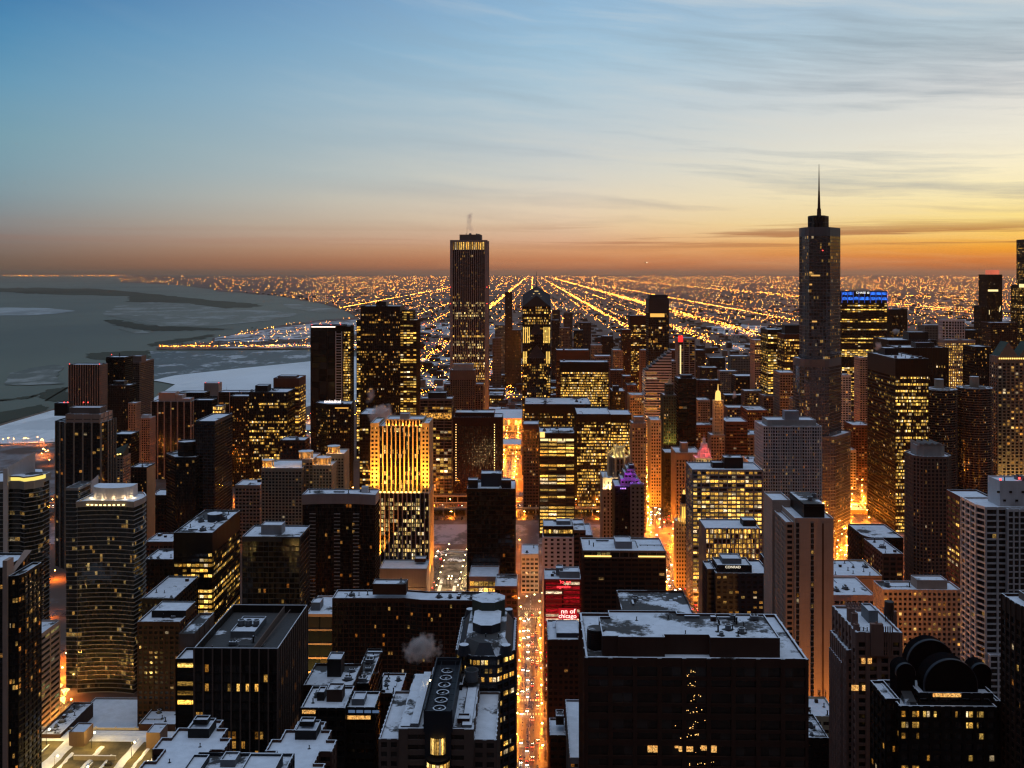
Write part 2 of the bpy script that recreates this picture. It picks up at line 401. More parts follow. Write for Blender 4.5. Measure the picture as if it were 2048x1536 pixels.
# rooftop plant, one mesh of each kind shared by all copies
KIT = {}
def melt(m, rx, ry, mi, seed):
    r = random.Random(seed); m.q([(rx*math.cos(a)*r.uniform(.75,1.25), ry*math.sin(a)*r.uniform(.75,1.25), .03) for a in [2*PI*k/11 for k in range(11)]], mi)
def kit():
    m = MB(); m.box(-2,2,-1.5,1.5,0,2.2,0,1); m.cyl(-.9,0,.8,2.2,2.7,10,2); m.cyl(.9,0,.8,2.2,2.7,10,2); m.box(-2.2,2.2,-1.6,1.6,0,.3,2); melt(m,3.4,2.6,2,1)
    KIT['air_handler'] = m.mesh('air_handler', [wl('steel'), snow('snow'), wl('dark')])
    m = MB(); m.cyl(0,0,.35,0,2.6,8,0); m.cyl(0,0,.55,2.6,3.0,8,0,1,.3); melt(m,1.3,1.1,0,2); KIT['vent_pipe'] = m.mesh('vent_pipe', [wl('dark'), snow('snow')])
    m = MB(); m.box(-4,4,-.6,.6,.4,1.3,0,1); [m.box(x-.1,x+.1,-.5,.5,0,.4,0) for x in (-3,0,3)]; KIT['duct'] = m.mesh('duct', [wl('steel'), snow('snow')])
    m = MB(); m.box(-1.5,1.5,-1.2,1.2,0,2.6,0,1); m.box(-.5,.5,-1.26,-1.2,0,2.,2); KIT['stair_hatch'] = m.mesh('stair_hatch', [wl('brown'), snow('snow'), wl('dark')])
    m = MB(); m.tube((-7,0,.5),(7,0,.5),.22,6,0); m.tube((7,0,.5),(7,3,.5),.22,6,0); [m.box(x-.2,x+.2,-.25,.25,0,.3,1) for x in (-6,-2,2,6)]; KIT['pipe_run'] = m.mesh('pipe_run', [wl('steel'), wl('dark')])
    m = MB(); m.tube((0,0,0),(0,0,9),.16,6,0,.05); m.tube((-1,0,6),(1,0,6),.06,4); KIT['antenna'] = m.mesh('antenna', [wl('steel')])
    m = MB(); m.cyl(0,0,1.3,0,2.0,12,0); m.cyl(0,0,1.45,2.0,2.25,12,0,2); m.cyl(0,0,1.1,2.25,2.3,12,1); melt(m,2.3,2.1,1,3)
    KIT['cooling_fan'] = m.mesh('cooling_fan', [wl('steel'), wl('black'), snow('snow')])
    m = MB(); m.sphere((0,0,.6),.6,8,0); m.cyl(0,0,.3,0,.3,6,1); KIT['beacon'] = m.mesh('beacon', [emat('beacon', (1,.05,.04), 5.), wl('dark')])
kit()
def put(root, kind, x, y, z, rz=0., sc=1.):
    near = sorted(ROOFS.get(root.name, []), key=lambda q: abs(q[0]-z))
    par = near[0][1] if near and abs(near[0][0]-z) < 1.6 and kind != 'beacon' else root
    return link(kind, KIT[kind], par, (x,y,z), rz, (sc,)*3 if not isinstance(sc, tuple) else sc)
def clutter(root, x0, x1, y0, y1, z, n, seed, sc=1., kinds=('air_handler','vent_pipe','duct','stair_hatch','cooling_fan','air_handler','vent_pipe','pipe_run','vent_pipe')):
    r = random.Random(seed); pos = []
    for i in range(n):
        for _ in range(20):
            x, y = r.uniform(x0+3,x1-3) if x1-x0 > 7 else (x0+x1)/2, r.uniform(y0+3,y1-3) if y1-y0 > 7 else (y0+y1)/2
            if all(abs(x-a) > 6*sc or abs(y-b) > 4.5*sc for a, b in pos): break
        else: continue
        pos.append((x,y)); put(root, r.choice(kinds), x, y, z, r.choice((0,PI/2)), sc*r.uniform(.75,1.25))
class Bd:
    """a building placed by where its front face stands: left and right pixel, roof line pixel, depth D, length L"""
    def __init__(s, name, label, x0, x1, yn, D, L, st, yb=None, sec=True, poly=None, cat='building', top=None, clut=0, pent=None, kindroof=None, group=None, zt=None, beacons=0):
        s.D = D; s.X = (at(x0,D)+at(x1,D))/2; s.w = at(x1,D)-at(x0,D); s.L = L
        s.r = thing(name, label, cat, s.X, D, 0., YAW, group); s.x0, s.x1 = -s.w/2, s.w/2
        s.z = zat(yn, D) if zt is None else zt
        s.zv = None if yb is None else zat(yb, D)
        if sec:
            section(s.r, poly(s) if poly else rect(s.x0,s.x1,0,L), 0, s.z, st, s.zv)
            ztop = s.z-1.1
            if pent:
                for (a, b, yt, dy, ln, wall) in pent:
                    xa, xb = s.lx(a,dy), s.lx(b,dy); block(s.r, xa, xb, dy, dy+ln, ztop, zat(yt, D+dy), wall)
            if clut: clutter(s.r, s.x0, s.x1, 0, L, ztop, clut if D > 900 else clut*2+1, int(x0*7+yn), 1. if D > 900 else .8)
            for i in range(beacons): put(s.r, 'beacon', s.x0+1+(s.w-2)*(i/max(1,beacons-1)), 1., s.z)
    def lx(s, px, dy=0.): return at(px, s.D+dy)-s.X-dy*41/2000
    def lz(s, py, dy=0.): return zat(py, s.D+dy)
    def sec(s, x0, x1, yt, dy, L, st, yb=None, zb=0., poly=None, **kw):
        a, b = s.lx(x0,dy), s.lx(x1,dy); zt = s.lz(yt,dy)
        section(s.r, poly(a,b,dy,dy+L) if poly else rect(a,b,dy,dy+L), zb, zt, st, None if yb is None else zat(yb, s.D+dy), **kw)
        return a, b, zt
    def blk(s, x0, x1, yt, dy, L, yb, wall='grey', name='penthouse', roof='snow'):
        return block(s.r, s.lx(x0,dy), s.lx(x1,dy), dy, dy+L, zat(yb, s.D+dy), zat(yt, s.D+dy), wall, name, roof)
# ---------------------------------------------------------------- setting: lake, ice, land, roads
def sheet(name, pts, z, m, kind='structure'):
    M = MB(); M.q([(x, y, z) for x, y in pts]); o = M.build(name, m); return tag(o, kind=kind)
def ccw(p):
    a = sum(p[i-1][0]*p[i][1]-p[i][0]*p[i-1][1] for i in range(len(p)))
    return p if a > 0 else p[::-1]
def icefn(base, floe, thr, rough, sc=1., spec=.12):
    def fn(n, out):
        tc = n.n('ShaderNodeTexCoord').outputs['Object']
        x, y, z = n.sep(tc)
        v = n.xyz(n.m('MULTIPLY', x, 1.), n.m('MULTIPLY', y, .55), 0.)
        a = n.noise(v, .0021*sc, 7., .62); b = n.noise(v, .012*sc, 6., .6); c = n.noise(v, .0005*sc, 4.)
        k = n.rng(n.m('ADD', a, n.m('MULTIPLY', n.m('SUBTRACT', b, .5), .5)), thr, thr+.10)
        col = n.mix(k, n.scale(n.xyz(*base), n.rng(c, .3, .7, .65, 1.35)), floe)
        principled(n, out, col, n.rng(k, 0., 1., rough, .7), spec)
    return fn
sheet('lake', [(-130000,-3000),(130000,-3000),(130000,140000),(-130000,140000)], -3, mat('lake', icefn((.118,.112,.066), (.165,.165,.135), .60, .5)))
def pxs(pts, z=0.): return ccw([gpx(x, y, z) for x, y in pts])
def wob(pts, amp, seed, n=5):                 # soften a shoreline drawn from few points
    r = random.Random(seed); out = []
    for i in range(len(pts)):
        a, b = pts[i], pts[(i+1) % len(pts)]
        for j in range(n):
            t = j/n; k = 0 if j == 0 else 1
            out.append((a[0]+(b[0]-a[0])*t+k*r.uniform(-1,1)*amp*3, a[1]+(b[1]-a[1])*t+k*r.uniform(-1,1)*amp*.35))
    return out
dk = mat('open_water', icefn((.062,.064,.044), (.075,.077,.06), .72, .7, 1., .03))
lt = mat('thin_ice', icefn((.15,.15,.115), (.30,.30,.27), .50, .6, 1.6))
brt = mat('white_ice', icefn((.66,.68,.70), (.78,.79,.80), .5, .8, 3.))
flo = mat('ice_floes', icefn((.085,.092,.085), (.50,.51,.52), .545, .5, 4.2))
for i, p in enumerate([[(-60,577),(60,575.5),(190,577),(330,590),(420,600),(520,607),(520,613),(430,617),(380,606),(255,603),(255,592),(90,588),(45,586),(-60,580)],
                       [(208,641),(230,638),(290,649),(400,654),(470,657),(420,660),(330,661),(280,660),(232,650)],
                       [(300,686),(360,676),(425,668),(430,672),(360,684),(305,692)],
                       [(170,706),(230,702),(300,700),(300,720),(220,720),(180,716)],
                       [(0,800),(20,798),(60,794),(78,788),(80,785),(60,790),(0,797)],
                       [(80,790),(95,778),(135,772),(138,800),(90,800)],
                       [(-60,830),(0,822),(90,806),(96,818),(0,846),(-60,860)]]):
    o = sheet('open_water', pxs(wob(p, 2.6, 11+i, 9)), -2.3+i*.05, dk)
for i, p in enumerate([[(-60,615),(20,614.5),(100,616),(152,621),(110,627),(60,630),(-60,631)], ]):
    sheet('ice_sheet', pxs(wob(p, .8, 31+i)), -1.9+i*.05, mat('pale_ice', icefn((.34,.36,.35), (.42,.44,.44), .5, .7, 2.)))
for i, p in enumerate([[(205,628),(230,612),(300,604),(370,606),(460,618),(560,622),(600,628),(540,640),(420,652),(320,652),(270,642)],
                       [(235,657),(280,659),(300,664),(270,666)],
                       [(20,745),(60,735),(110,728),(128,732),(112,752),(130,766),(60,769),(10,768)],
                       [(560,606),(640,612),(690,622),(640,625),(580,616)]]):
    sheet('thin_ice', pxs(wob(p, 1.6, 51+i)), -1.6+i*.05, lt)
sheet('harbour_water', pxs([(300,702),(470,700),(620,700),(716,706),(716,722),(620,724),(470,739),(350,752),(305,760),(306,730)]), -1.2, flo)
sheet('frozen_harbour', pxs(wob([(305,760),(350,750),(470,737),(620,722),(716,712),(716,830),(610,850),(305,840),(300,800),(350,768)], .5, 77, 3)), -.9, brt)
sheet('frozen_basin', pxs([(-150,890),(-150,893),(0,851),(96,821),(150,815),(150,880),(96,884)]), -.85, brt)
M = MB(); a = gpx(-150,891); b = gpx(0,850); c = gpx(150,806)
for p, q in ((a,b),(b,c)): M.tube((p[0],p[1],-.5),(q[0],q[1],-.5),2.2,6)
tag(M.build('breakwater', wl('stone')), 'long thin stone breakwater along the edge of the white ice', 'breakwater')
SHORE = [(-800,551.6),(0,551.8),(120,552),(238,553),(242,566),(262,565),(300,567),(365,570),(372,572),(430,580),(434,583),(482,585),(500,588),(560,592),(600,600),(640,606),(690,620),(712,634),(700,636),
         (640,640),(560,651),(500,662),(470,668),(440,673),(425,676),(424,684),(380,688),(352,689),(330,692),(312,695),(314,699),(420,699),(560,698),(640,697),(718,702),(718,800),(640,806),(608,815),(604,880),(300,884),(96,886),(-400,903)]
SHP = [gpx(*p) for p in SHORE]
land = SHP + [(-4000,1500),(-4000,-2500),(128000,-2500),(128000,130000),(-128000,130000),(-128000,91000)]
def inland(x, y):
    c = False; j = len(land)-1
    for i in range(len(land)):
        xi, yi = land[i]; xj, yj = land[j]
        if (yi > y) != (yj > y) and x < (xj-xi)*(y-yi)/(yj-yi)+xi: c = not c
        j = i
    return c
def landfn(n, out):
    tc = n.n('ShaderNodeTexCoord').outputs['Object']
    a = n.noise(tc, .0016, 8., .68); b = n.noise(tc, .02, 5., .6); d = n.noise(tc, .0003, 3.)
    k = n.rng(n.m('ADD', n.m('MULTIPLY', a, .6), n.m('MULTIPLY', b, .4)), .52, .62)
    col = n.mix(k, n.mix(d, (.095,.058,.045), (.15,.098,.08)), (.26,.24,.25))
    principled(n, out, col, .9, .15)
M = MB(); M.q([(x,y,0.) for x, y in ccw(land)]); tag(M.build('ground', mat('ground', landfn)), kind='structure')
# snow fields of the lakefront parks
sn = mat('park_snow', lambda n, out: principled(n, out, n.mix(n.rng(n.noise(n.n('ShaderNodeTexCoord').outputs['Object'], .012, 7., .65), .47, .56), (.56,.57,.60), (.07,.05,.045)), .85, .2))
for i, p in enumerate([[(428,683),(430,676),(475,668),(560,655),(640,645),(712,640),(716,668),(620,676),(520,684)], [(436,696),(560,688),(640,684),(714,684),(714,699),(640,695)],
    [(835,650),(900,646),(1000,652),(1000,668),(900,672),(835,668)], [(838,714),(905,711),(980,716),(1045,716),(1045,735),(900,738),(838,736)], [(838,750),(900,744),(900,790),(838,790)], [(980,740),(1045,738),(1045,790),(980,792)],
    [(604,845),(628,838),(628,896),(604,896)], [(1390,655),(1480,648),(1600,660),(1600,672),(1450,670)], [(1440,684),(1600,676),(1600,690),(1470,700)], [(1900,640),(1990,630),(2040,640),(1950,650)]]):
    sheet('snow_field', pxs(wob(p, .7, 90+i, 4)), .35+i*.02, sn)
# river
rv = mat('river', icefn((.10,.085,.095), (.34,.29,.31), .47, .5, 9.))
sheet('river', ccw([(G(-900,1104),1104),(G(60,1104),1104),(G(700,1120),1120),(G(700,1205),1205),(G(60,1188),1188),(G(-900,1200),1200)]), .25, rv)
# streets
def asph(n, out):
    tc = n.n('ShaderNodeTexCoord').outputs['Object']
    x, y, z = n.sep(tc)
    a = n.noise(n.xyz(n.m('MULTIPLY', x, .55), n.m('MULTIPLY', y, .035), 0.), 1., 6., .65); b = n.noise(tc, .25, 5.)
    k = n.rng(n.m('ADD', n.m('MULTIPLY', a, .7), n.m('MULTIPLY', b, .3)), .44, .62)
    col = n.mix(k, (.012,.010,.009), (.075,.062,.052))
    principled(n, out, col, n.rng(k, 0., 1., .25, .8), .5)
ASPH = mat('asphalt', asph)
PAVE = mat('pavement', lambda n, out: principled(n, out, n.mix(n.rng(n.noise(n.n('ShaderNodeTexCoord').outputs['Object'], .08, 6., .65), .42, .58), (.035,.030,.027), (.17,.15,.14)), .85, .2))
PAINT = mat('road_paint', lambda n, out: principled(n, out, (.55,.53,.48), .7, .2))
def ribbon(name, pts, z, m, widen=0., kind='structure'):
    M = MB()
    def lr(i):
        a = Vector(pts[max(0,i-1)][:2]); b = Vector(pts[min(len(pts)-1,i+1)][:2]); d = (b-a).normalized(); n_ = Vector((d.y,-d.x)); w = pts[i][2]/2+widen
        p = Vector(pts[i][:2]); return p-n_*w, p+n_*w
    for i in range(len(pts)-1):
        a, b = lr(i); c, d = lr(i+1); M.q([(*a,z),(*b,z),(*d,z),(*c,z)])
    return tag(M.build(name, m), kind=kind)
def lerp_path(pts, y):
    for a, b in zip(pts, pts[1:]):
        if a[1] <= y <= b[1]:
            t = (y-a[1])/(b[1]-a[1]); return a[0]+(b[0]-a[0])*t, a[2]+(b[2]-a[2])*t, (b[0]-a[0])/(b[1]-a[1])
    p = pts[-1] if y > pts[-1][1] else pts[0]; return p[0], p[2], 0.
SIDE = [(G(-1.8,300),300,17.5),(G(-1.8,885),885,17.5)]
AVE = [(144,300,28),(146,560,30),(158,916,32),(166,992,30),(164,1081,24),(178,1188,34),(197,1318,36),(211,1481,27),(221,1600,23),(268,2400,22)]
WAB = [(300,900,24),(332,960,40),(374,1081,46),(408,1165,30),(458,1318,20),(540,1558,22),(600,1760,22)]
STET = [(G(-36,1300),1300,20),(G(-36,1700),1700,22),(G(-40,2600),2600,22)]
COLM = [(G(-98,905),905,11),(G(-99,1090),1090,11)]
COLR = [(G(-64,905),905,10),(G(-64,1090),1090,10)]
GRAND = [(G(-420,860),860,0)]
for nm, p in (('side_street',SIDE),('avenue',AVE),('riverside_road',WAB),('park_street',STET),('plaza_road',COLM),('plaza_road',COLR)):
    ribbon('pavement', p, .14, PAVE, 4.5); ribbon(nm, p, .16 if 1 else 0, ASPH)
def cross(y, x0, x1, w, nm='cross_street', z=.18):
    M = MB(); M.q([(G(x0,y-w/2),y-w/2,z),(G(x1,y-w/2),y-w/2,z),(G(x1,y+w/2),y+w/2,z),(G(x0,y+w/2),y+w/2,z)]); tag(M.build(nm, ASPH), kind='structure')
for y in (690, 790, 880): cross(y, -520, 460, 16)
for y in (1330, 1450, 1570, 1690, 1820): cross(y, -200, 900, 15)
M = MB()
for Y in range(560, 1090, 9):
    if any(abs(Y-c) < 12 for c in (690,790,880)): continue
    for dx in (-.1,): M.box(G(-1.8+dx,Y)-.12, G(-1.8+dx,Y)+.12, Y, Y+4, .185, .187)
for c in (690,790,880):
    for s in (-11, 11):
        for i in range(9): x = G(-9.4+i*1.9, c+s); M.box(x, x+.8, c+s-1.6, c+s+1.6, .185, .187)
for Y in range(880, 1600, 10):
    x, w, _ = lerp_path(AVE, Y)
    for k in (-.25, 0, .25): M.box(x+k*w-.12, x+k*w+.12, Y, Y+4, .185, .187)
tag(M.build('road_markings', PAINT), kind='structure')
# two-level riverside drive south of the river
M = MB()
for (x0, x1) in ((-760,-60),(-58,128)):
    p = [(G(x0,1232),1232),(G(x1,1232),1232),(G(x1,1262),1262),(G(x0,1262),1262)]; M.prism(p, 8.2, 9.2, 0, 1)
    q = [(G(x0,1282),1282),(G(x1,1282),1282),(G(x1,1308),1308),(G(x0,1308),1308)]; M.prism(q, 12.2, 13.2, 0, 1)
    for (a, z) in ((1232,9.2),(1261.5,9.2),(1282,13.2)): M.prism([(G(x0,a),a),(G(x1,a),a),(G(x1,a+.4),a+.4),(G(x0,a+.4),a+.4)], z, z+1.1, 0, 2)
    for X in range(x0+6, x1, 14):
        M.box(G(X,1234)-.6, G(X,1234)+.6, 1233, 1234.2, .3, 8.2); M.box(G(X,1283)-.6, G(X,1283)+.6, 1283, 1284.2, .3, 12.2)
tag(M.build('riverside_drive', [wl('concrete'), ASPH, snow('snow')]), kind='structure')
ribbon('lower_drive', [(G(-760,1247),1225,0),(G(-760,1247),1225,0)], .2, ASPH) if 0 else None
M = MB(); M.q([(G(-760,1210),1210,.3),(G(128,1210),1210,.3),(G(128,1312),1312,.3),(G(-760,1312),1312,.3)]); tag(M.build('lower_drive', ASPH), kind='structure')

# ---------------------------------------------------------------- street lamps (lit) and their light
ORA = (1, .25, .014)
LAMPH = emat('lamp_orange', (1,.44,.08), 60.); LAMPW = emat('lamp_white', (1,.72,.32), 20.)
m = MB(); m.cyl(0,0,.16,0,9,6,0,None,.09); m.tube((0,0,8.9),(1.8,0,9.3),.07,4); POLE = m.mesh('pole', [wl('dark')])
m = MB(); m.sphere((0,0,0),.62,8,0,.7); HEADO = m.mesh('lamp_head', [LAMPH])
m = MB(); m.sphere((0,0,0),.55,8,0,.8); HEADW = m.mesh('lamp_head', [LAMPW])
LD = {}
def pt(power, col, r=.3):
    k = (power, col, r)
    if k not in LD:
        l = bpy.data.lights.new('lamp_light', 'POINT'); l.energy = power; l.color = col; l.shadow_soft_size = r; LD[k] = l
    return LD[k]
LK = 5.2
def down(power):
    k = ('down', power)
    if k not in LD:
        l = bpy.data.lights.new('lamp_light', 'SPOT'); l.energy = power; l.color = ORA; l.shadow_soft_size = .3; l.spot_size = math.radians(158); l.spot_blend = .5; LD[k] = l
    return LD[k]
def lamp(x, y, label, group, z=.15, power=9000, white=False, rz=0., light=True, col=None, cut=False):
    t = thing('street_lamp', label, 'street lamp', x, y, z, rz, group)
    link('pole', POLE, t); link('lamp_head', HEADW if white else HEADO, t, (1.8,0,9.1))
    if light:
        o = link('lamp_light', down(round(power*LK)) if cut else pt(round(power*LK), col or ((1,.62,.24) if white else ORA)), t, (1.8,0,8.2))
    return t
def along(path, y0, y1, step, label, group, power=9000, both=True, every=1, jit=0):
    i = 0; y = y0
    while y < y1:
        x, w, _ = lerp_path(path, y)
        for s in ((-1,1) if both else (1,)):
            lamp(x+s*(w/2+1.4), y+(step/2 if s > 0 else 0), label, group, power=power, rz=0. if s < 0 else PI, light=(i % every == 0))
        y += step; i += 1
along(SIDE, 570, 880, 30, 'orange street lamp along the narrow side street of red and white car lights', 'lamps along the narrow side street', 2900)
for i in range(5): lamp(G(-14+i*7,893+i*5), 893+i*5, 'white lamp on the small square beyond the narrow street', 'lamps on the small square', white=True, power=500)
along(AVE, 880, 1620, 30, 'orange street lamp beside the busy avenue crossing the river', 'lamps along the busy avenue', 8000)
along(AVE, 1640, 2350, 60, 'far orange street lamp along the avenue between the old stone blocks', 'lamps along the far avenue', 12000, True)
along(WAB, 930, 1150, 26, 'orange street lamp by the curving road between glass tower and black tower', 'lamps along the curving river road', 6500)
along(WAB, 1170, 1740, 36, 'far orange street lamp in the canyon left of the black office tower', 'lamps in the street canyon', 8000)
along(STET, 1320, 2000, 40, 'orange street lamp on the street right of the maroon tower', 'lamps right of the maroon tower', 15000)
for i, X in enumerate(range(-700, 128, 26)):
    lamp(G(X,1240), 1240, 'orange lamp on the two-level drive along the river', 'lamps on the riverside drive', z=9.2, power=4200, rz=PI/2)
    if i % 2 == 0: lamp(G(X,1290), 1290, 'orange lamp on the upper drive behind the river', 'lamps on the upper drive', z=13.2, power=4200, rz=PI/2)
LOWL = []
for X in range(-700, 128, 30):                # luminaires under the decks
    t = thing('ceiling_lamp', 'orange luminaire under the lower deck of the riverside drive', 'lamp', G(X,1228), 1228, 6.6, 0, 'luminaires under the deck')
    mm = MB(); mm.box(-1.2,1.2,-.2,.2,-.12,.12); o = link('lamp_head', LOWL[0] if LOWL else mm.mesh('lamp_head', [LAMPH]), t); LOWL.append(o.data)
    link('lamp_light', down(30000), t, (0,-1,-.6))
for (x, y) in [(G(-91,930+i*20), 930+i*20) for i in range(8)]+[(G(-71,930+i*20), 930+i*20) for i in range(8)]+[(G(-82,950),950),(G(-79,950),950),(G(-82,958),958),(G(-79,958),958)]:
    lamp(x, y, 'warm white lamp at the edge of the snowy plaza by the golden tower', 'lamps round the snowy plaza', white=True, power=520)
for (px, py, w) in [(640,1330,0),(655,1300,0),(628,1355,0),(640,1270,0),(98,1400,0),(120,1360,0),(85,1420,0),(128,1330,0),(330,1165,0),(345,1140,0),(485,990,0),(470,1000,0)]:
    x, y = gpx(px, py); lamp(x, y, 'orange street lamp in a gap between the dark residential towers', 'lamps between the residential towers', power=15000, cut=True)
r = random.Random(4)
for i in range(26):                            # lakeside drive and pier roads
    px, py = (r.uniform(80,98), r.uniform(905,938)) if i < 7 else (r.uniform(602,628), r.uniform(835,895)) if i < 16 else (r.uniform(0,90), r.uniform(884,892))
    x, y = gpx(px, py); lamp(x, y, 'far orange lamp beside the lakefront road', 'lamps along the lakefront road', power=2200, cut=True)
for (px, py) in [(1678,1118),(1690,1090),(1722,1100),(1712,1128),(1735,1130),(1700,1070),(1740,1085),(1790,1148),(1775,1152),(1300,985),(1312,1040),(1325,1060)]:
    x, y = gpx(px, py); lamp(x, y, 'orange lamp on the open plaza at the foot of the glass tower', 'lamps on the tower plaza', power=12000)

for y in (1330, 1450, 1570, 1690, 1820):
    for X in range(-190, 900, 55):
        if not 120 < X < 190: lamp(G(X,y-9), y-9, 'orange street lamp in a cross street among the blocks beyond the river', 'lamps in the cross streets', power=6500)
for y, x0, x1 in ((690,-420,-40),(690,60,420),(790,-480,-40),(790,60,440),(880,-480,-110),(880,60,460),(985,-520,-130),(1000,60,300)):
    for X in range(x0, x1, 52):
        if not 128 < X < 176: lamp(G(X,y-9), y-9, 'orange street lamp in a cross street between the near towers', 'lamps in the near cross streets', power=9000, cut=True)
for (gx, y0, y1) in ((-20,930,1080),(20,920,1080)):
    for y in range(y0, y1, 38): lamp(G(gx,y), y, 'orange street lamp between the snowy plaza and the narrow street', 'lamps near the snowy plaza', power=4500, cut=True)
for X in range(-640, 60, 48): lamp(G(X,1088), 1088, 'orange lamp on the quay along the frozen river', 'lamps on the river quay', power=5200, cut=True)
# ---------------------------------------------------------------- cars
CAR = {}
def carmesh():
    prof = [(-2.2,.35),(-2.2,.85),(-1.55,.95),(-1.0,1.45),(.55,1.45),(1.15,.95),(2.1,.82),(2.2,.35)]   # rear .. front along +y
    for k, c in dict(black=(.012,.012,.013), silver=(.30,.30,.31), white=(.62,.62,.62), red=(.16,.012,.012), yellow=(.55,.30,.03)).items():
        m = MB(); w = .86
        L_ = [(-w if z < 1.2 else -w*.82, y, z) for y, z in prof]; R_ = [(w if z < 1.2 else w*.82, y, z) for y, z in prof]
        m.q(L_[::-1], 0) if 0 else m.q(L_, 0); m.q(R_[::-1], 0)
        for i in range(len(prof)-1): m.q([L_[i], R_[i], R_[i+1], L_[i+1]][::-1], 1 if i in (2,4) else 0)
        for sx in (-1,1):
            for wy in (-1.35,1.35): m.tube((sx*.72,wy,.33),(sx*.9,wy,.33),.33,8,2)
        pm = mat('paint_'+k, lambda n, out, c=c: principled(n, out, c, .3, .6))
        CAR[k] = m.mesh('car', [pm, wl('black'), wl('dark')])
    h = MB(); h.box(-.24,.24,-.05,.05,-.13,.13); CAR['headlight'] = h.mesh('headlight', [emat('headlight', (1,.86,.60), 60.)])
    h = MB(); h.box(-.24,.24,-.05,.05,-.11,.11); CAR['taillight'] = h.mesh('taillight', [emat('taillight', (1,.03,.02), 26.)])
carmesh()
CR = random.Random(12)
def car(x, y, away, label, group, z=.2, tilt=0.):
    k = CR.choice(('black','black','silver','white','red','yellow','silver'))
    o = link('car', CAR[k], None, (x,y,z), (0. if away else PI)-tilt); tag(o, label, 'car', group)
    for s in (-.6,.6):
        link('headlight', CAR['headlight'], o, (s,2.22,.68)); link('taillight', CAR['taillight'], o, (s,-2.22,.75))
    return o
def traffic(path, y0, y1, lanes, gap, la, lb, ga, gb, fill=.7, park=True):
    for ln in lanes:
        y = y0+CR.uniform(0, gap)
        while y < y1:
            x, w, sl = lerp_path(path, y); away = ln > 0
            if CR.random() < fill: car(x+ln*w/2, y, away, la if away else lb, ga if away else gb, tilt=math.atan(sl))
            y += gap*CR.uniform(.7,1.7)
traffic(SIDE, 585, 880, (-.62,-.2,.2,.62), 15, 'car with red tail lights driving away up the narrow orange street', 'car with white headlights coming down the narrow orange street', 'cars driving away on the narrow street', 'cars coming down the narrow street', .62)
traffic(AVE, 885, 1090, (-.75,-.45,-.15,.2,.5,.78), 14, 'car with red tail lights on the avenue north of the bridge', 'car with white headlights on the avenue north of the bridge', 'cars leaving on the near avenue', 'cars coming up the near avenue', .6)
traffic(AVE, 1100, 1500, (-.75,-.45,-.15,.2,.5,.78), 18, 'car with red tail lights on the wide avenue beyond the bridge', 'car with white headlights on the wide avenue beyond the bridge', 'cars leaving on the wide avenue', 'cars coming up the wide avenue', .6)
traffic(WAB, 950, 1160, (-.6,-.25,.25,.6), 17, 'car with red tail lights on the curving road by the glass tower', 'car with white headlights on the curving road by the glass tower', 'cars leaving on the curving road', 'cars coming on the curving road', .55)
traffic(COLM, 915, 1085, (-.5,.5), 17, 'car with red tail lights on the road left of the round planter', 'car with white headlights on the road left of the round planter', 'cars leaving by the plaza', 'cars coming by the plaza', .3)
for sgn, lab in ((1,'car with lit lamps on the two-level riverside drive'),):
    for X in range(-690, 120, 24):
        if CR.random() < .6: o = car(G(X,1247), 1242+CR.uniform(0,12), True, lab, 'cars on the riverside drive', z=9.25); o.rotation_euler.z = PI/2*(1 if CR.random() < .5 else -1)

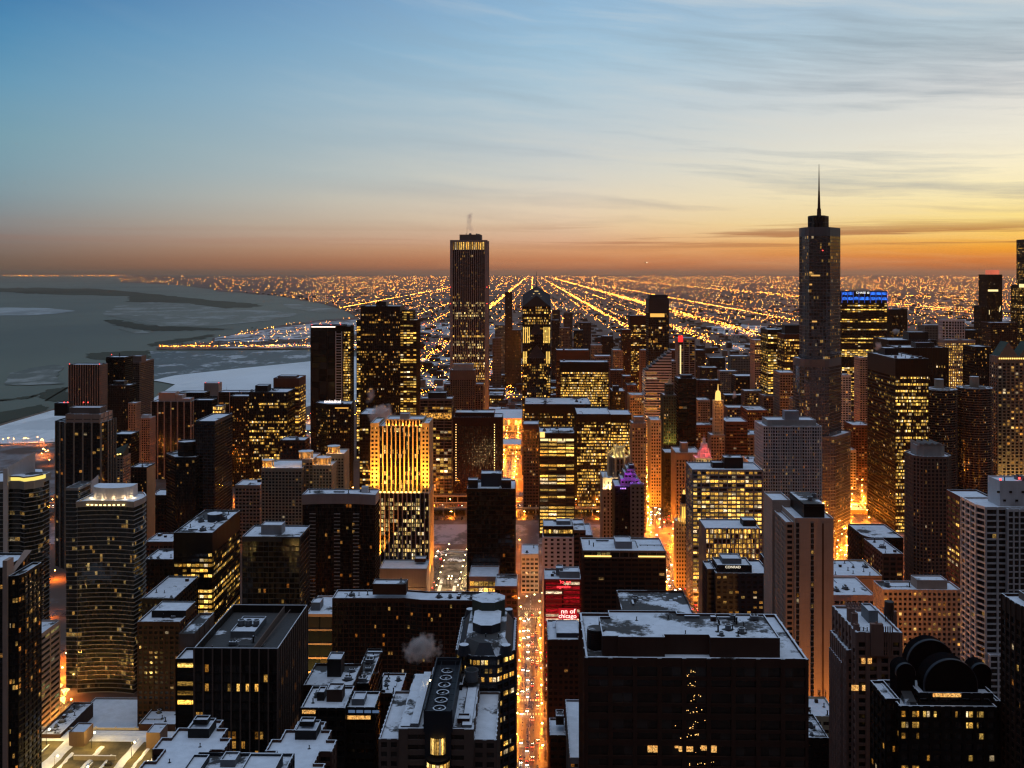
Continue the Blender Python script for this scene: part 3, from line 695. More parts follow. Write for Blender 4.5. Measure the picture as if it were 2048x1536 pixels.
# ---------------------------------------------------------------- the lit plain to the south: masses nobody could count
def citylights():
    r = random.Random(99); pts = []
    X0 = {}
    def add(x, y, b, c):
        if -.56*y-60 < x < (1.5 if y < 16000 else .56)*y+60 and r.random() < min(1., 9000/y)**1.5*(.35 if x < -.2*y and y > 13000 else 1.) and inland(x, y): pts.append((x, y, b, c))
    patch = {}
    def dens(x, y):
        k = (int(x//700), int(y//900)); 
        if k not in patch: patch[k] = r.random()**1.2
        return .22+.85*patch[k]
    EXP = (-360, 511, 1060, 1100, 3400, 7500)
    k = -60
    streets = [(i*201.+r.uniform(-15,15), 3 if i % 8 == 0 else 2 if i % 4 == 0 else 1) for i in range(-110,190)] + [(x, 5) for x in EXP]
    for gx, cl in streets:
        y = 2050+r.uniform(0,60)
        while y < 88000:
            step = 15*(1+y/3300)/(1,1,1.3,1.7,0,2.0)[cl]
            if y > 2600 or cl > 1:
                x = G(gx, y)
                if -.56*y-60 < x < (1.5 if y < 16000 else .56)*y+60 and r.random() < (dens(x,y)*.62 if cl < 3 else .85 if cl == 3 else .8): add(x+r.uniform(-7,7)*(1 if cl < 5 else 2.5), y, (0,.55,.8,1.1,0,1.15)[cl]*r.uniform(.5,1.5), 0 if r.random() < .86 else 1 if r.random() < .75 else 2)
            y += step*r.uniform(.6,1.4)
    for j in range(10, 420):
        y = j*201.+r.uniform(-20,20); cl = 3 if j % 8 == 0 else 1
        step = 26*(1+y/3300)/(2.2 if cl == 3 else 1.); x = -.56*y
        if y < 2500: continue
        while x < (1.5 if y < 16000 else .56)*y:
            if r.random() < dens(x,y)*(.9 if cl == 3 else .5): add(x, y+r.uniform(-8,8), (1.0 if cl == 3 else .55)*r.uniform(.5,1.6), 0 if r.random() < .88 else 1)
            x += step*r.uniform(.5,1.5)
    for _ in range(9000):                    # yards, windows, car parks
        y = 2000*(25**r.random()); x = r.uniform(-.56,.56)*y
        if r.random() < dens(x,y): add(x, y, r.uniform(.3,1.3), r.choice((0,0,0,0,1,1,2)))
    for _ in range(170):                     # far shore across the lake
        pts.append((at(r.choice((5,30,45,75,88,100,130,150,165,180,200,215,228))+r.gauss(0,6), 88000), 88000+r.uniform(0,2000), r.uniform(.2,2.), 0))
    # the expressway embankment curving towards the tracks
    for i in range(150):
        t = i/150; px = 1275+t*170+r.uniform(-6,6); py = 628+t*68+r.uniform(-3,3); x, y = gpx(px, py); add(x, y, r.uniform(.6,1.4), 0 if r.random() < .8 else 1)
    for i in range(110):
        px = 1020+r.uniform(-1,1)*30*(1 if i % 2 else .3); py = r.uniform(700,800); x, y = gpx(px, py); add(x, y, r.uniform(.4,1.), 0)
    for i in range(190):                     # lamps of the lakefront drive and museum islands
        t = r.random(); px = 318+t*400; py = 697-3*r.random()-t*1.5; x, y = gpx(px, py); pts.append((x, y, r.uniform(.3,.9), 0 if r.random() < .8 else 1))
    for i in range(260):
        px = r.uniform(700,900); py = r.uniform(640,715); x, y = gpx(px, py); pts.append((x, y, r.uniform(.4,1.2), r.choice((0,0,0,1,2))))
    for i in range(220):
        px = r.uniform(836,1045); py = r.uniform(735,800); x, y = gpx(px, py); pts.append((x, y, r.uniform(.35,.9), r.choice((0,0,0,0,1))))
    M = MB()
    for x, y, b, c in pts:
        s = (.50+y/8200)*math.sqrt(b); z = 7+.3*s
        if y > 80000: s *= .9
        A = (x-s,y,z-s*.5); B = (x+s,y,z-s*.5); C_ = (x,y+s,z-s*.5); T = (x,y-.2*s,z+s*.8)
        M.v += [A,B,C_,T]; k = len(M.v)-4
        for f in ((0,1,3),(1,2,3),(2,0,3)): M.f.append(tuple(k+i for i in f)); M.mi.append(c); M.uv.append([(0,0)]*3)
    print('city lights', len(pts))
    o = M.build('city_lights', [emat('far_orange', (1,.31,.026), 66., 'AUTO'), emat('far_white', (1,.54,.15), 46.), emat('far_red', (1,.10,.05), 16.)])
    tag(o, kind='stuff')
    # low roofs of the plain
    M = MB()
    for _ in range(5200):
        y = 2100*(7**r.random()); x = r.uniform(-.5,.54)*y
        if not inland(x, y) or (x/y < -.15 and y < 6600): continue
        gx = x-y*41/2000
        w, l, h = r.uniform(10,34), r.uniform(10,40), r.choice((5,7,8,10,14,20 if y < 4500 else 10))
        if abs(gx/201-round(gx/201))*201 < w: continue
        M.box(x-w/2, x+w/2, y, y+l, 0, h, r.choice((0,0,1)), 2 if r.random() < .35 else 0, False)
    tag(M.build('far_houses', [wl('brown'), wl('taupe'), snow('snow_thin')]), kind='stuff')
    # winter trees of the lakefront parks
    M = MB()
    for (x0,x1,y0,y1,nn) in ((838,900,738,748,130),(985,1046,722,738,110),(985,1046,766,790,150),(838,900,700,712,90),(430,640,686,692,150),(640,716,650,690,120),(500,570,655,690,80),(350,430,688,693,40),(1395,1480,660,690,160),(1480,1600,665,690,120),(840,905,655,700,120)):
        for _ in range(nn):
            px, py = r.uniform(x0,x1), r.uniform(y0,y1); x, y = gpx(px, py); hh = r.uniform(7,13)
            M.tube((x,y,0),(x,y,hh*.6),.4,4,0,.2)
            for k in range(9):
                a = r.uniform(0,6.28); e = r.uniform(.2,1.); b = Vector((x+math.cos(a)*hh*.38*(1.1-e*.5), y+math.sin(a)*hh*.38, hh*(.45+.5*e))); M.tube((x,y,hh*(.25+.3*e)), b, .28, 3, 0, .08)
    tag(M.build('park_trees', wallmat('bark', (.05,.033,.028))), kind='stuff')
citylights()
# ---------------------------------------------------------------- buildings, far to near
OF='office_tower'; RT='residential_tower'; HT='hotel_tower'; AB='apartment_block'; LB='low_building'
def st(wall='black', glass='office', h=3.8, sf=.35, bay=3., pw=.4, pd=.25, **k): return St(wall, glass, h, sf, bay, pw, pd, **k)
# --- left group along the harbour
Bd(RT,'pale ribbed tower with a lit crown ring, leftmost of three against the lake',137,200,729,1500,26,st('black','reslo',3.2,.30,3.6,1.1,.6,top=7,pwall='tan'),900,beacons=2)
b=Bd(RT,'black tower with a red beacon between two tan towers at the lake',212,250,714,1560,30,st('black','dark',3.2,.3,3.,.3),800); put(b.r,'beacon',b.lx(222),2,b.z+3); put(b.r,'vent_pipe',b.lx(236),6,b.z,0,2.)
b=Bd(RT,'brown tower with fine horizontal bands, rightmost of three against the lake',249,279,724,1620,62,st('taupe','res',3.1,.45,3.2,.3,.1,top=3),860,pent=[(263,283,712,8,20,'taupe')])
Bd(RT,'narrow black tower with two lit rooms below its slanted top',217,259,770,1420,25,st('dark','reslo',3.2,.25,3.,.25),930,pent=[(226,248,762,5,12,'dark')])
Bd(RT,'slim tan pier tower standing before the brown banded tower',257,271,806,1330,18,st('beige','reslo',3.1,.3,3.3,1.3,.4),925)
Bd(RT,'small beige tower with white corner strips beside a slim tan tower',274,300,836,1360,20,st('tan','reshi',3.1,.4,3.,1.0,.3),925,pent=[(283,298,830,4,10,'white')])
b=Bd(RT,'wide stepped tower with white piers and staggered white rooftops',302,382,803,1450,30,st('black','res',3.1,.22,9.,1.5,.8,top=3,pwall='tan'),925,sec=True)
for q in ((317,350,785,4),(344,364,790,6),(354,380,797,3)): b.blk(q[0],q[1],q[2],q[3],18,805,'tan','stepped_top')
Bd(RT,'dark round topped tower behind the tower with tilted snowy roof',354,409,785,1560,26,st('black','reslo',3.1,.25,3.,.2),880)
b=Bd(RT,'dark tower with a round plant room carrying red beacons',405,440,792,1600,26,st('black','reslo',3.1,.3,3.,.3),850); b.blk(408,437,766,4,18,792,'concrete','plant_room'); put(b.r,'beacon',b.lx(409),4,b.lz(766,4)); put(b.r,'beacon',b.lx(436),4,b.lz(766,4)); put(b.r,'antenna',b.lx(450),8,b.z,0,1.6)
b=Bd(RT,'broad brown slab with thin pale piers beside the dark balcony tower',436,506,784,1480,26,st('black','res',3.1,.30,18.,1.1,.6,top=3,pwall='tan'),950,clut=3)
b=Bd(RT,'dark tower with tilted snowy roof and a yellow lit penthouse ring',388,424,800,1240,20,st('dark','res',3.2,.3,3.,.3),870); b.sec(404,444,812,4,16,st('taupe','allon',4.,.3,3.,.3,top=1.),826,zb=b.lz(840))
b=Bd(OF,'reddish top tower with lit bands behind the bronze office block',547,598,756,1340,40,st('rust','bands',3.8,.45,6.,.3,top=12),905,pent=[(555,592,752,8,18,'rust')])
Bd(OF,'bronze black office block with snowy roof below the reddish top tower',498,574,784,1270,44,st('black','office',3.8,.35,3.2,.2),925,pent=[(510,535,771,10,18,'dark')],clut=4)
Bd(RT,'dark block with lit windows peeping between harbour towers',460,500,792,1400,25,st('dark','reshi',3.1,.35,3.,.3),930)
Bd(RT,'dim tower seen between slim beige and wide stepped towers',226,262,868,1220,25,st('black','reshi',3.1,.35,3.,.4),935)
# --- tower 95..213
b=Bd(RT,'tall bronze tower with mullion piers and pale brown top panels',130,202,845,1010,34,st('black','res',3.1,.16,9.2,1.3,.8,top=1.,pwall='beige'),1000,poly=lambda s: [(s.x0-16,13),(s.x0,0),(s.x1,0),(s.x1+2.,12),(s.x1,36),(s.x0-16,40)])
b.sec(132,200,828,.3,30,st('tan','reslo',4.,.85,9.2,1.2,.7,top=5.,roof='snow_patchy'),845,zb=b.z-1.1,wname='crown_wall',rname='crown_roof'); b.blk(108,135,806,16,12,832,'dark'); b.blk(138,200,815,10,15,832,'taupe'); clutter(b.r,b.x0,b.x1,3,26,b.lz(828)-1.1,5,3)
for px in (128,135,167,176): put(b.r,'beacon',b.lx(px,12),12,b.lz(806,12))
b=Bd(RT,'pale edged tower with a slanted glass roof and yellow lamps under it',216,246,913,1170,22,st('beige','hotel',3.1,.4,3.4,.9,.3),980)
M=MB(); xa,xb=b.x0,b.x1; z=b.z; M.q([(xa,0,z+.5),(xb,0,z+3),(xb,16,z+13),(xa,16,z+5)]); M.q([(xb,0,z+3),(xb,0,z-1),(xb,16,z-1),(xb,16,z+13)]); M.q([(xa,0,z-1),(xb,0,z-1),(xb,0,z+3),(xa,0,z+.5)]); M.build('slanted_roof',wl('green'),b.r)
M=MB(); [M.box(xa+1+i*3.2,xa+2.6+i*3.2,-.5,-.1,z+.5+i*.45,z+1.6+i*.5) for i in range(5)]; M.build('light_strip',emat('strip_yellow',(1,.72,.18),3.2),b.r)
b=Bd(AB,'low brown block with a blank orange lit side wall',262,293,934,1060,24,st('brown','reshi',3.1,.45,3.,.8,.1),1000,clut=2)
M=MB(); M.box(b.x1+.03,b.x1+.5,.5,23.5,2,b.z-1.5); M.build('blank_wall',wl('orange'),b.r)
Bd(RT,'bluish black tower with a white balcony grid on its right side',391,430,842,1010,0.0001+58,st('slate','vdark',3.1,.2,4.,.18,.1,top=4),1010,beacons=0)
b=Bd(RT,'dark tower with an eight sided penthouse and one lit top row',350,391,914,1000,36,st('dark','reslo',3.1,.35,3.6,.5,.2),1070,poly=lambda s:[(s.x0-17,22),(s.x0,0),(s.x1,0),(s.x1,34),(s.x0-10,38)])
section(b.r,circle(10,8,-3,16),b.z-1,b.lz(882,14),st('dark','vdark',5,.8,8,.2,top=2),wname='penthouse_wall',rname='penthouse_roof')
a=b.sec(352,390,918,-.35,1.,st('dark','hotel',3.2,.3,3.,.5,top=1.,cap=False),950,zb=b.lz(935),roof=False,wname='lit_storey')
# --- centre left towers
b=Bd(OF,'dark glass tower in a white grid frame with a ladder strip',622,686,650,1560,28,st('black','dark',9.6,.10,22.,1.6,.9,top=9),800,beacons=0)
for i in range(4): put(b.r,'beacon',b.x0+1+i*15,1,b.z)
M=MB(); x0,x1=b.lx(672),b.lx(684)
for x in (x0,x1): M.box(x-.5,x+.5,-1.7,-.95,40,b.z-10)
k=40
while k<b.z-12: M.box(x0+.5,x1-.5,-1.5,-.95,k,k+.9); k+=4.2
M.build('ladder_frame',wl('white'),b.r)
M=MB(); M.box(b.lx(623),b.lx(671),-1.3,-.95,b.lz(654.5),b.lz(653)); M.build('light_strip',emat('strip_white',(1,.86,.72),3.),b.r)
b.sec(686,701,652,4,30,st('black','officehi',3.9,.4,4.,.3,top=9,cap=False),800,wname='side_wall',rname='side_roof')
b=Bd(OF,'tallest black slab left of the high white shafted tower',721,800,612,1600,60,st('black','officelo',3.9,.32,3.2,.2,.1,top=9),800,pent=[(752,772,604,14,20,'dark')],clut=4)
b.sec(713,721,640,6,50,st('black','bands',3.9,.35,3.,.3),820,wname='wing_wall',rname='wing_roof'); b.sec(800.5,833,640,8,56,st('bronze','bands',3.9,.42,5.,.6,.4,top=4),820,wname='wing_wall',rname='wing_roof'); b.sec(801,826,620,30,34,st('black','bands',3.9,.4,5.,.4),645,wname='tower_wall',rname='tower_roof')
b=Bd(HT,'black triangular hotel with a small lit name sign on its roof edge',655,702,808,1300,30,st('black','officelo',3.4,.3,3.,.2,.1,top=7),975,poly=lambda s:[(s.x0-19,16),(s.x0,0),(s.x1,0),(s.x1-3,34),(s.x0-17,34)],clut=3)
HOTEL3=b
Bd(OF,'black office block with tilted snowy roof behind a drifting steam cloud',719,766,828,1340,62,st('black','bands',3.8,.35,4.,.2,.1,top=8),985,clut=3)
b=Bd(OF,'brown framed glass tower with an orange lit belt of plant floors',840,904,797,1300,26,st('taupe','office',3.9,.22,10.6,.8,.5,top=3),1003,pent=[(856,892,785,4,16,'dark')])
M=MB(); M.box(b.x0+.6,b.x1-.6,-.32,-.06,b.lz(838),b.lz(826)); M.build('light_strip',mat('belt_glow',lambda n,out:principled(n,out,(.05,.03,.01),.5,.2,emis=(1,.45,.08),es=n.rng(n.noise(n.n('ShaderNodeTexCoord').outputs['Object'],.45,4.,.7),.45,.66,.05,1.9)),'NONE'),b.r)
b=Bd(OF,'maroon windowless looking tower with two dotted strings of light',907,1004,834,1300,36,st('maroon','vdark',4.,.2,2.2,.9,.5,top=12),1005); b.blk(910,988,825,3,26,838,'maroon','crown','snow')
for px in (912,989):
    M=MB(); k=b.lz(848)
    while k>b.lz(960 if px==912 else 945): M.box(b.lx(px)-.5,b.lx(px)+.5,-1.0,-.62,k-1.2,k); k-=3.3
    M.build('light_string',emat('string',(1,.62,.22),2.2),b.r)
b=Bd(RT,'pale crowned concrete tower standing before the high white shafted tower',901,950,740,1400,26,st('taupe','reslo',3.1,.3,3.2,1.2,.5,top=14),830,pent=[(906,946,728,4,16,'tan')])
b.sec(950.4,966,768,4,26,st('taupe','res',3.1,.3,3.2,1.2,.5,top=3),830,wname='wing_wall',rname='wing_roof'); b.sec(888,900.6,768,4,26,st('taupe','res',3.1,.3,3.2,1.2,.5,top=3),830,wname='wing_wall',rname='wing_roof')
Bd(LB,'long white roofed hall with glowing golden glass walls',986,1044,812,1880,130,st('tan','allon',9.,.18,9.,1.4,.5,top=3,roof='snow_clean'),None,zt=26)
Bd(LB,'low dark hall below the golden glass hall',988,1042,0,1640,60,st('grey','officehi',4.,.4,4.,.4,top=3,roof='snow_clean'),None,zt=18)
# --- right of the axis
Bd(OF,'wide black slab with snow roof behind the two black offices',1050,1182,808,1380,74,st('black','office',3.9,.4,3.2,.2,.1,top=13),880,clut=5)
Bd(OF,'brown plain slab rising behind the wide lit black office',1113,1178,700,1760,40,st('brown','officelo',4.,.5,3.,.6,.2,top=20),730,clut=3)
Bd(OF,'wide black office with many yellow lit floors below a brown slab',1121,1217,724,1560,40,st('black','officehi',3.9,.42,2.9,.3,.1,top=16,roof='snow'),880,clut=4)
Bd(OF,'black office with large white roof and bright yellow floors',1154,1221,828,1245,62,st('black','officehi',3.8,.40,3.,.2,.1,top=10,roof='snow_clean'),1040,clut=2)
Bd(OF,'lower black office wing with white roof joined right of the bright one',1221.6,1263,829,1290,48,st('black','officehi',3.8,.40,3.,.2,.1,top=11,roof='snow_clean'),935)
Bd(OF,'thin brown tower left of the office with a lit top corner',1047,1077,848,1240,30,st('rust','officelo',3.8,.4,4.,.9,.3,top=7),1000)
b=Bd(OF,'grey ribbed office with one lit top corner and broad lit belts',1079,1149,866,1130,44,st('dark','bands',3.9,.40,9.5,.7,.4,top=8,roof='snow_patchy'),1046,clut=6)
M=MB(); M.box(b.x0+.5,b.x0+6,-.5,-.05,b.lz(875),b.lz(864)); M.build('corner_light',emat('corner',(1,.60,.16),1.6),b.r)
M=MB()
for i in range(3): M.box(b.x0+.9+i*13.2,b.x0+12.4+i*13.2,-.33,-.08,b.lz(882),b.lz(877.5))
M.build('light_strip',emat('strip_pale',(1,.76,.34),1.3),b.r)
Bd(OF,'beige stone office with lit windows right of the gothic crown',1264,1292,846,1150,24,st('stone','hotel',3.7,.45,3.2,1.2,.3,top=6),1045,pent=[(1268,1288,834,3,14,'stone')])
Bd(OF,'narrow dark office whose roof carries snow behind the black office wing',1224,1250,782,1480,44,st('dark','officelo',3.8,.4,3.,.3),830,pent=[(1226,1238,772,8,16,'dark')])
Bd(OF,'cream stone block with tall lit windows left of the sloped roof tower',1260,1288,790,1500,36,st('cream','hotel',4.,.4,3.6,1.5,.4,top=5),880)
Bd(OF,'orange glowing stone block by the avenue under the sloped roof tower',1302,1322,840,1280,36,st('cream','hotel',4.,.42,3.4,1.4,.4,top=4),920)
Bd(OF,'dark narrow tower with pale edge strips right of the green lit tower',1357,1392,757,1330,34,st('black','dark',3.9,.3,12.,1.2,.5,top=6),868,pent=[(1363,1385,750,5,14,'dark')])
b=Bd(OF,'pale framed tower with a red lit top corner',1356,1390,676,1640,30,st('grey','officelo',3.6,.25,9.,1.6,.7,top=4),750)
M=MB(); M.box(b.x0+.2,b.x0+8,-1.,-.75,b.lz(684),b.lz(671)); M.build('lit_corner',emat('redcorner',(1,.03,.03),1.3),b.r)
M=MB(); M.box(b.x0+3,b.x0+5,-1.,-.75,b.lz(748),b.lz(690)); M.build('light_strip',emat('strip_pale',(1,.76,.34),1.3),b.r)
Bd(OF,'dark red office with a lit block of windows left of the leaning slab',1260,1296,631,2250,40,st('maroon','office',3.9,.45,4.,.4,.1,top=22),700)
Bd(OF,'dim office stepped in front of the dark red office',1244,1262,659,2200,36,st('maroon','officelo',3.9,.5,4.,.4,.1,top=10),700)
b=Bd(OF,'tall smooth blue black slab with two lit floors high up',1297,1338,597,1760,40,st('slate','officelo',4.,.15,4.,.1,.05,top=26),745,pent=[(1299,1336,590,4,30,'slate')])
M=MB(); M.box(b.x0+3,b.x1-8,-.36,-.1,b.lz(634),b.lz(627)); M.build('light_strip',emat('strip_amber',(1,.50,.10),1.1),b.r)
Bd(OF,'stone block with snowy top behind the dark crowned spire building',1440,1466,868,1260,26,st('stone','officelo',3.8,.4,3.4,1.3,.3),930)
Bd(OF,'brown banded office with glowing roof edge right of the domed spire',1452,1495,843,1200,40,st('rust','hotello',3.8,.5,4.,.3,.1,top=4),915,clut=2)
Bd(OF,'dark square block in front of the green lit tower',1330,1392,905,1230,30,st('black','dark',3.9,.4,3.2,.8,.3,top=8),960)
Bd(OF,'stone palace block with a heavy cornice left of the red lit spire',1352,1400,905,1170,40,st('stone','dark',4.,.35,3.6,1.5,.5,top=9),985,pent=[(1362,1376,886,5,12,'stone')])
Bd(OF,'tan office with dim windows below the far harbour of lights',1510,1545,680,1750,40,st('tan','office',3.8,.4,3.4,.6),720)
Bd(OF,'pale topped office with lit floors left of the tall glass tower',1536,1569,659,1560,50,st('dark','bands',3.9,.4,4.,.3,top=8),830,clut=2)
Bd(OF,'lower office with stepped roof beside the pale topped office',1569,1602,668,1500,44,st('brown','office',3.9,.4,4.,.3,top=8),830,pent=[(1570,1602,650,20,20,'dark')])
# chase neighbours
Bd(OF,'ribbed brown tower right of the tower with blue arches',1779,1814,618,2050,46,st('bronze','officelo',3.9,.35,3.,1.1,.5,top=14),700,beacons=1)
Bd(OF,'black flat slab with two roof levels behind the great black tower',1778,1872,680,1450,66,st('black','officelo',3.9,.35,3.,.6,.3,top=15),790,pent=[(1818,1856,664,16,26,'black')],clut=3)
Bd(OF,'dark brown office with upright piers behind the round towers',1800,1896,695,1320,50,st('bronze','office',3.9,.3,3.4,1.4,.6,top=20),800,pent=[(1832,1868,685,10,18,'dark')],clut=2)
b=Bd(OF,'white gridded office with nearly every window lit yellow',1890,1950,680,1520,24,st('tan','officehi',3.9,.35,2.9,1.0,.4,top=5),775)
b=Bd(OF,'white lattice slab leaning behind the white gridded office',1889,1929,640,1800,30,st('white','dark',5.,.3,5.,1.4,.6,top=3,ins=.5),680,poly=lambda s:[(s.x0,10),(s.x0+13,0),(s.x1,0),(s.x1,26),(s.x0,26)])
Bd(OF,'dark block between the lit white office and the green gabled tower',1950,1982,693,1420,40,st('dark','officelo',3.9,.4,3.,.3),800)
Bd(OF,'brown office block with scattered lights below the great antenna tower',1982,2034,645,1900,40,st('brown','officelo',3.9,.4,4.,.5),690)
# --- middle distance, north of the river
b=Bd(HT,'stepped cream hotel whose roof corners glow orange',523,604,936,1010,46,st('beige','hotello',3.1,.35,3.3,1.0,.25,top=4),1040)
b.sec(604.5,626,918,10,36,st('beige','hotel',3.1,.35,3.3,1.,.25,top=4),1040,wname='stepped_wall',rname='stepped_roof'); b.sec(626.5,664,930,4,44,st('cream','hotello',3.1,.35,3.3,1.,.25,top=4),1000,wname='stepped_wall',rname='stepped_roof'); b.sec(652,688,907,30,30,st('cream','hotello',3.1,.35,3.3,1.,.25,top=5),960,wname='stepped_wall',rname='stepped_roof')
for (px,py,dy,r_) in ((536,936,12,6.5),(612,918,22,8),(648,930,16,8),(668,907,42,7)):
    x=b.lx(px,dy); z=b.lz(py,dy-12); M=MB(); M.cyl(x,dy,r_*.62,z-1,z+5,8,0); M.cyl(x,dy,r_,z+5,z+6.2,8,0,1); [M.box(x+r_*.85*math.cos(a)-.4,x+r_*.85*math.cos(a)+.4,dy+r_*.85*math.sin(a)-.4,dy+r_*.85*math.sin(a)+.4,z-1,z+5) for a in [i*PI/4 for i in range(8)]]; M.build('roof_pavilion',[wl('cream'),snow('snow')],b.r)
    for a in (-2.4,-1.57,-.75): link('floodlight',pt(1500,(1,.45,.08),.2),b.r,(x+r_*1.25*math.cos(a),dy+r_*1.25*math.sin(a),z+1.2))
b=Bd(RT,'dark apartment slab with a pale curved parapet and snowy roof',607,752,1005,860,18,st('dark','reslo',3.1,.14,6.2,.3,.1,top=1.5,cap=False),1180,poly=lambda s: bow(s.x0,s.x1,0,18,-4,12))
section(b.r,bow(b.x0-.3,b.x1+.3,-.3,18.3,-4,12),b.z-1,b.lz(987),st('grey','vdark',8,.99,200,0,top=0.01),wname='parapet',rname='parapet_roof'); clutter(b.r,b.x0,b.x1,2,16,b.lz(987)-1.1,6,9); b.blk(723,735,974,8,6,990,'white')
M=MB()
for cx in (627,676,714):
    for i in range(26): z=b.z-9-i*3.12; M.box(b.lx(cx)-2.6,b.lx(cx)+2.6,-4.9,-3.3,z,z+.35)
M.build('balcony_stack',wl('concrete'),b.r)
b=Bd(OF,'black glass block with patchy snow terraces on its roof',934,1030,977,830,36,st('black','dark',3.8,.25,4.,.15,.08,top=3),1180,pent=[(962,1003,947,12,14,'slate')],clut=3)
for q in ((936,955,960,4),(1003,1022,960,4)): b.blk(q[0],q[1],q[2],q[3],10,980,'dark','terrace_screen')
M=MB(); M.box(b.x0+5,b.x1-16,-.4,-.1,b.lz(1136),b.lz(1132)); M.build('light_strip',emat('strip_amber',(1,.50,.10),1.1),b.r)
b=Bd(LB,'small pavilion with a snow roof and bright lit front below the black block',938,996,1153,800,30,st('tan','allon',5,.3,9,.5,.2,top=4),None); 
b=Bd(HT,'white hotel front with square dark windows and a lit top storey',1086,1147,1078,790,26,st('white','hotello',3.2,.45,5.2,2.6,.3,top=1.5,ins=.5),1135,zt=zat(1074,790)); b.sec(1087,1146,1052,4,22,st('dark','allon',3.6,.5,4.,.5,.2,top=3.,roof='snow'),1075,zb=b.z-1.1,wname='top_storey',rname='top_roof'); b.blk(1113,1141,1042,12,10,1056,'steel')
b=Bd(OF,'brick wing with snowy flat roof joined behind the white hotel front',1147.5,1171,1060,800,36,st('brick','dark',3.6,.5,4.,1.,.2),1130)
b=Bd(HT,'wide brown hotel slab with a lit glass restaurant under a snow roof',1168,1331,1116,660,36,st('brown','hotello',3.05,.42,4.6,.75,.35,top=.6,cap=False),1200)
b.sec(1166,1331,1101,-.2,32,st('taupe','cool',5.2,.22,6.,.5,.25,top=1.3,roof='snow_clean'),1118,zb=b.z-.4,wname='restaurant_wall',rname='restaurant_roof'); b.blk(1231,1264,1083,8,14,1100,'grey'); clutter(b.r,b.x0,b.x1,5,30,b.lz(1101)-1.1,5,8)
M=MB(); M.box(b.x0+.4,b.x0+18,-.8,-.5,b.lz(1113.5),b.lz(1111)); M.box(b.x1-18,b.x1-.4,-.8,-.5,b.lz(1113.5),b.lz(1111)); M.build('light_strip',emat('strip_amber2',(1,.62,.16),2.),b.r)
b=Bd(OF,'white grid office with many lit floors and a wide snow roof',1385,1525,939,900,36,st('grey','officehi',3.75,.36,8.,.8,.5,top=2.,roof='snow_clean',ins=.7),1060); b.blk(1449,1486,915,10,14,942,'black'); b.blk(1425,1447,925,12,10,942,'dark')
b=Bd(OF,'pale ribbed office with upright fins under a clean snow roof',1411,1519,1056,800,30,st('grey','officehi',3.8,.18,3.3,.8,.6,top=1.2,roof='snow_clean',ins=.7),1125); b.blk(1486,1512,1040,10,12,1060,'dark'); 
b=Bd(HT,'dark hotel with yellow windows and a lit name on its top storey',1432,1540,1146,640,30,st('slate','hotel',3.2,.5,3.8,1.6,.2,top=2.),1225); b.sec(1435,1503,1130,4,18,st('dark','hotello',3.4,.4,4,.6,.2,top=3),1148,zb=b.z-1.1,wname='top_storey',rname='top_roof'); b.blk(1445,1483,1117,10,12,1132,'steel'); b.sec(1415,1431.6,1138,6,18,st('slate','hotello',3.2,.5,3.8,1.4,.2),1225,wname='wing_wall',rname='wing_roof'); clutter(b.r,b.x0,b.x1,4,26,b.z-1,5,6); CONR=b
b=Bd(RT,'pale tower with rippling white grid and a stepped plant room',1526,1643,852,930,34,st('white','res',2.95,.30,4.6,.75,.35,top=1.2,ins=.7),1000,poly=lambda s:[(s.x0+s.w*i/24,-1.2*abs(math.sin(i*PI/4))) for i in range(25)]+[(s.x1,34),(s.x0,34)])
b.blk(1535,1632,840,5,22,856,'concrete','plant_room'); b.blk(1570,1598,822,9,10,842,'grey')
# --- right side
b=Bd(RT,'brown residential tower with dense grid and a scalloped grey crown',1832,1908,913,800,30,st('taupe','res',2.95,.32,2.9,.9,.35,top=2.),1150,poly=lambda s: chamfer(s.x0,s.x1,0,30,6))
section(b.r,chamfer(b.x0+4,b.x1-4,5,26,4),b.z-1,b.lz(892,5),st('concrete','vdark',9,.99,200,0,top=.01,cap=False),wname='crown_wall',rname='crown_roof')
M=MB(); zc=b.lz(892,5)-.02
for i in range(4):
    xa=b.x0+5+i*(b.w-10)/4; xb=xa+(b.w-10)/4; M.q([(xa,5.2,zc),(xb,5.2,zc),(xb,5.2,zc+2.5),((xa+xb)/2,5.2,zc+1.),(xa,5.2,zc+2.5)]); M.q([(xa,5.2,zc),(xa,5.2,zc+2.5),((xa+xb)/2,5.2,zc+1.),(xb,5.2,zc+2.5),(xb,5.2,zc)][::1]); M.box(xa-.2,xa+.2,5.2,25,zc,zc+2.3)
M.build('scalloped_crown',wl('concrete'),b.r)
b=Bd(OF,'brown office with lit strip windows on its left flank and white roof',1928,1990,997,680,28,st('rust','office',3.9,.5,7.,.8,.1,top=4,roof='snow_clean'),1180)
b=Bd(HT,'tan hotel with dotted yellow windows and a wide snow roof',1767,1922,1179,600,17,st('tan','hotel',2.95,.42,3.0,1.15,.3,top=2.,roof='snow'),1300); b.blk(1834,1894,1160,4,10,1182,'tan'); clutter(b.r,b.x0,b.x0+22,3,14,b.z-1.1,4,21)
b=b=Bd(LB,'low brown hall with an orange lit blank front and a snow roof',1667,1764,1151,720,40,st('orange','vdark',8.,.97,90,0,top=2.,roof='snow'),None,clut=5)
for px in (1675,1700,1725,1750): link('wall_lamp',pt(52000,ORA),b.r,(b.lx(px),-9,9))
b=Bd(OF,'squat brick block with lit shopfronts beside the orange lit hall',1766,1806,1107,775,44,st('brick','hotel',3.8,.4,5.,1.2,.3,top=3,roof='snow'),None,clut=3)
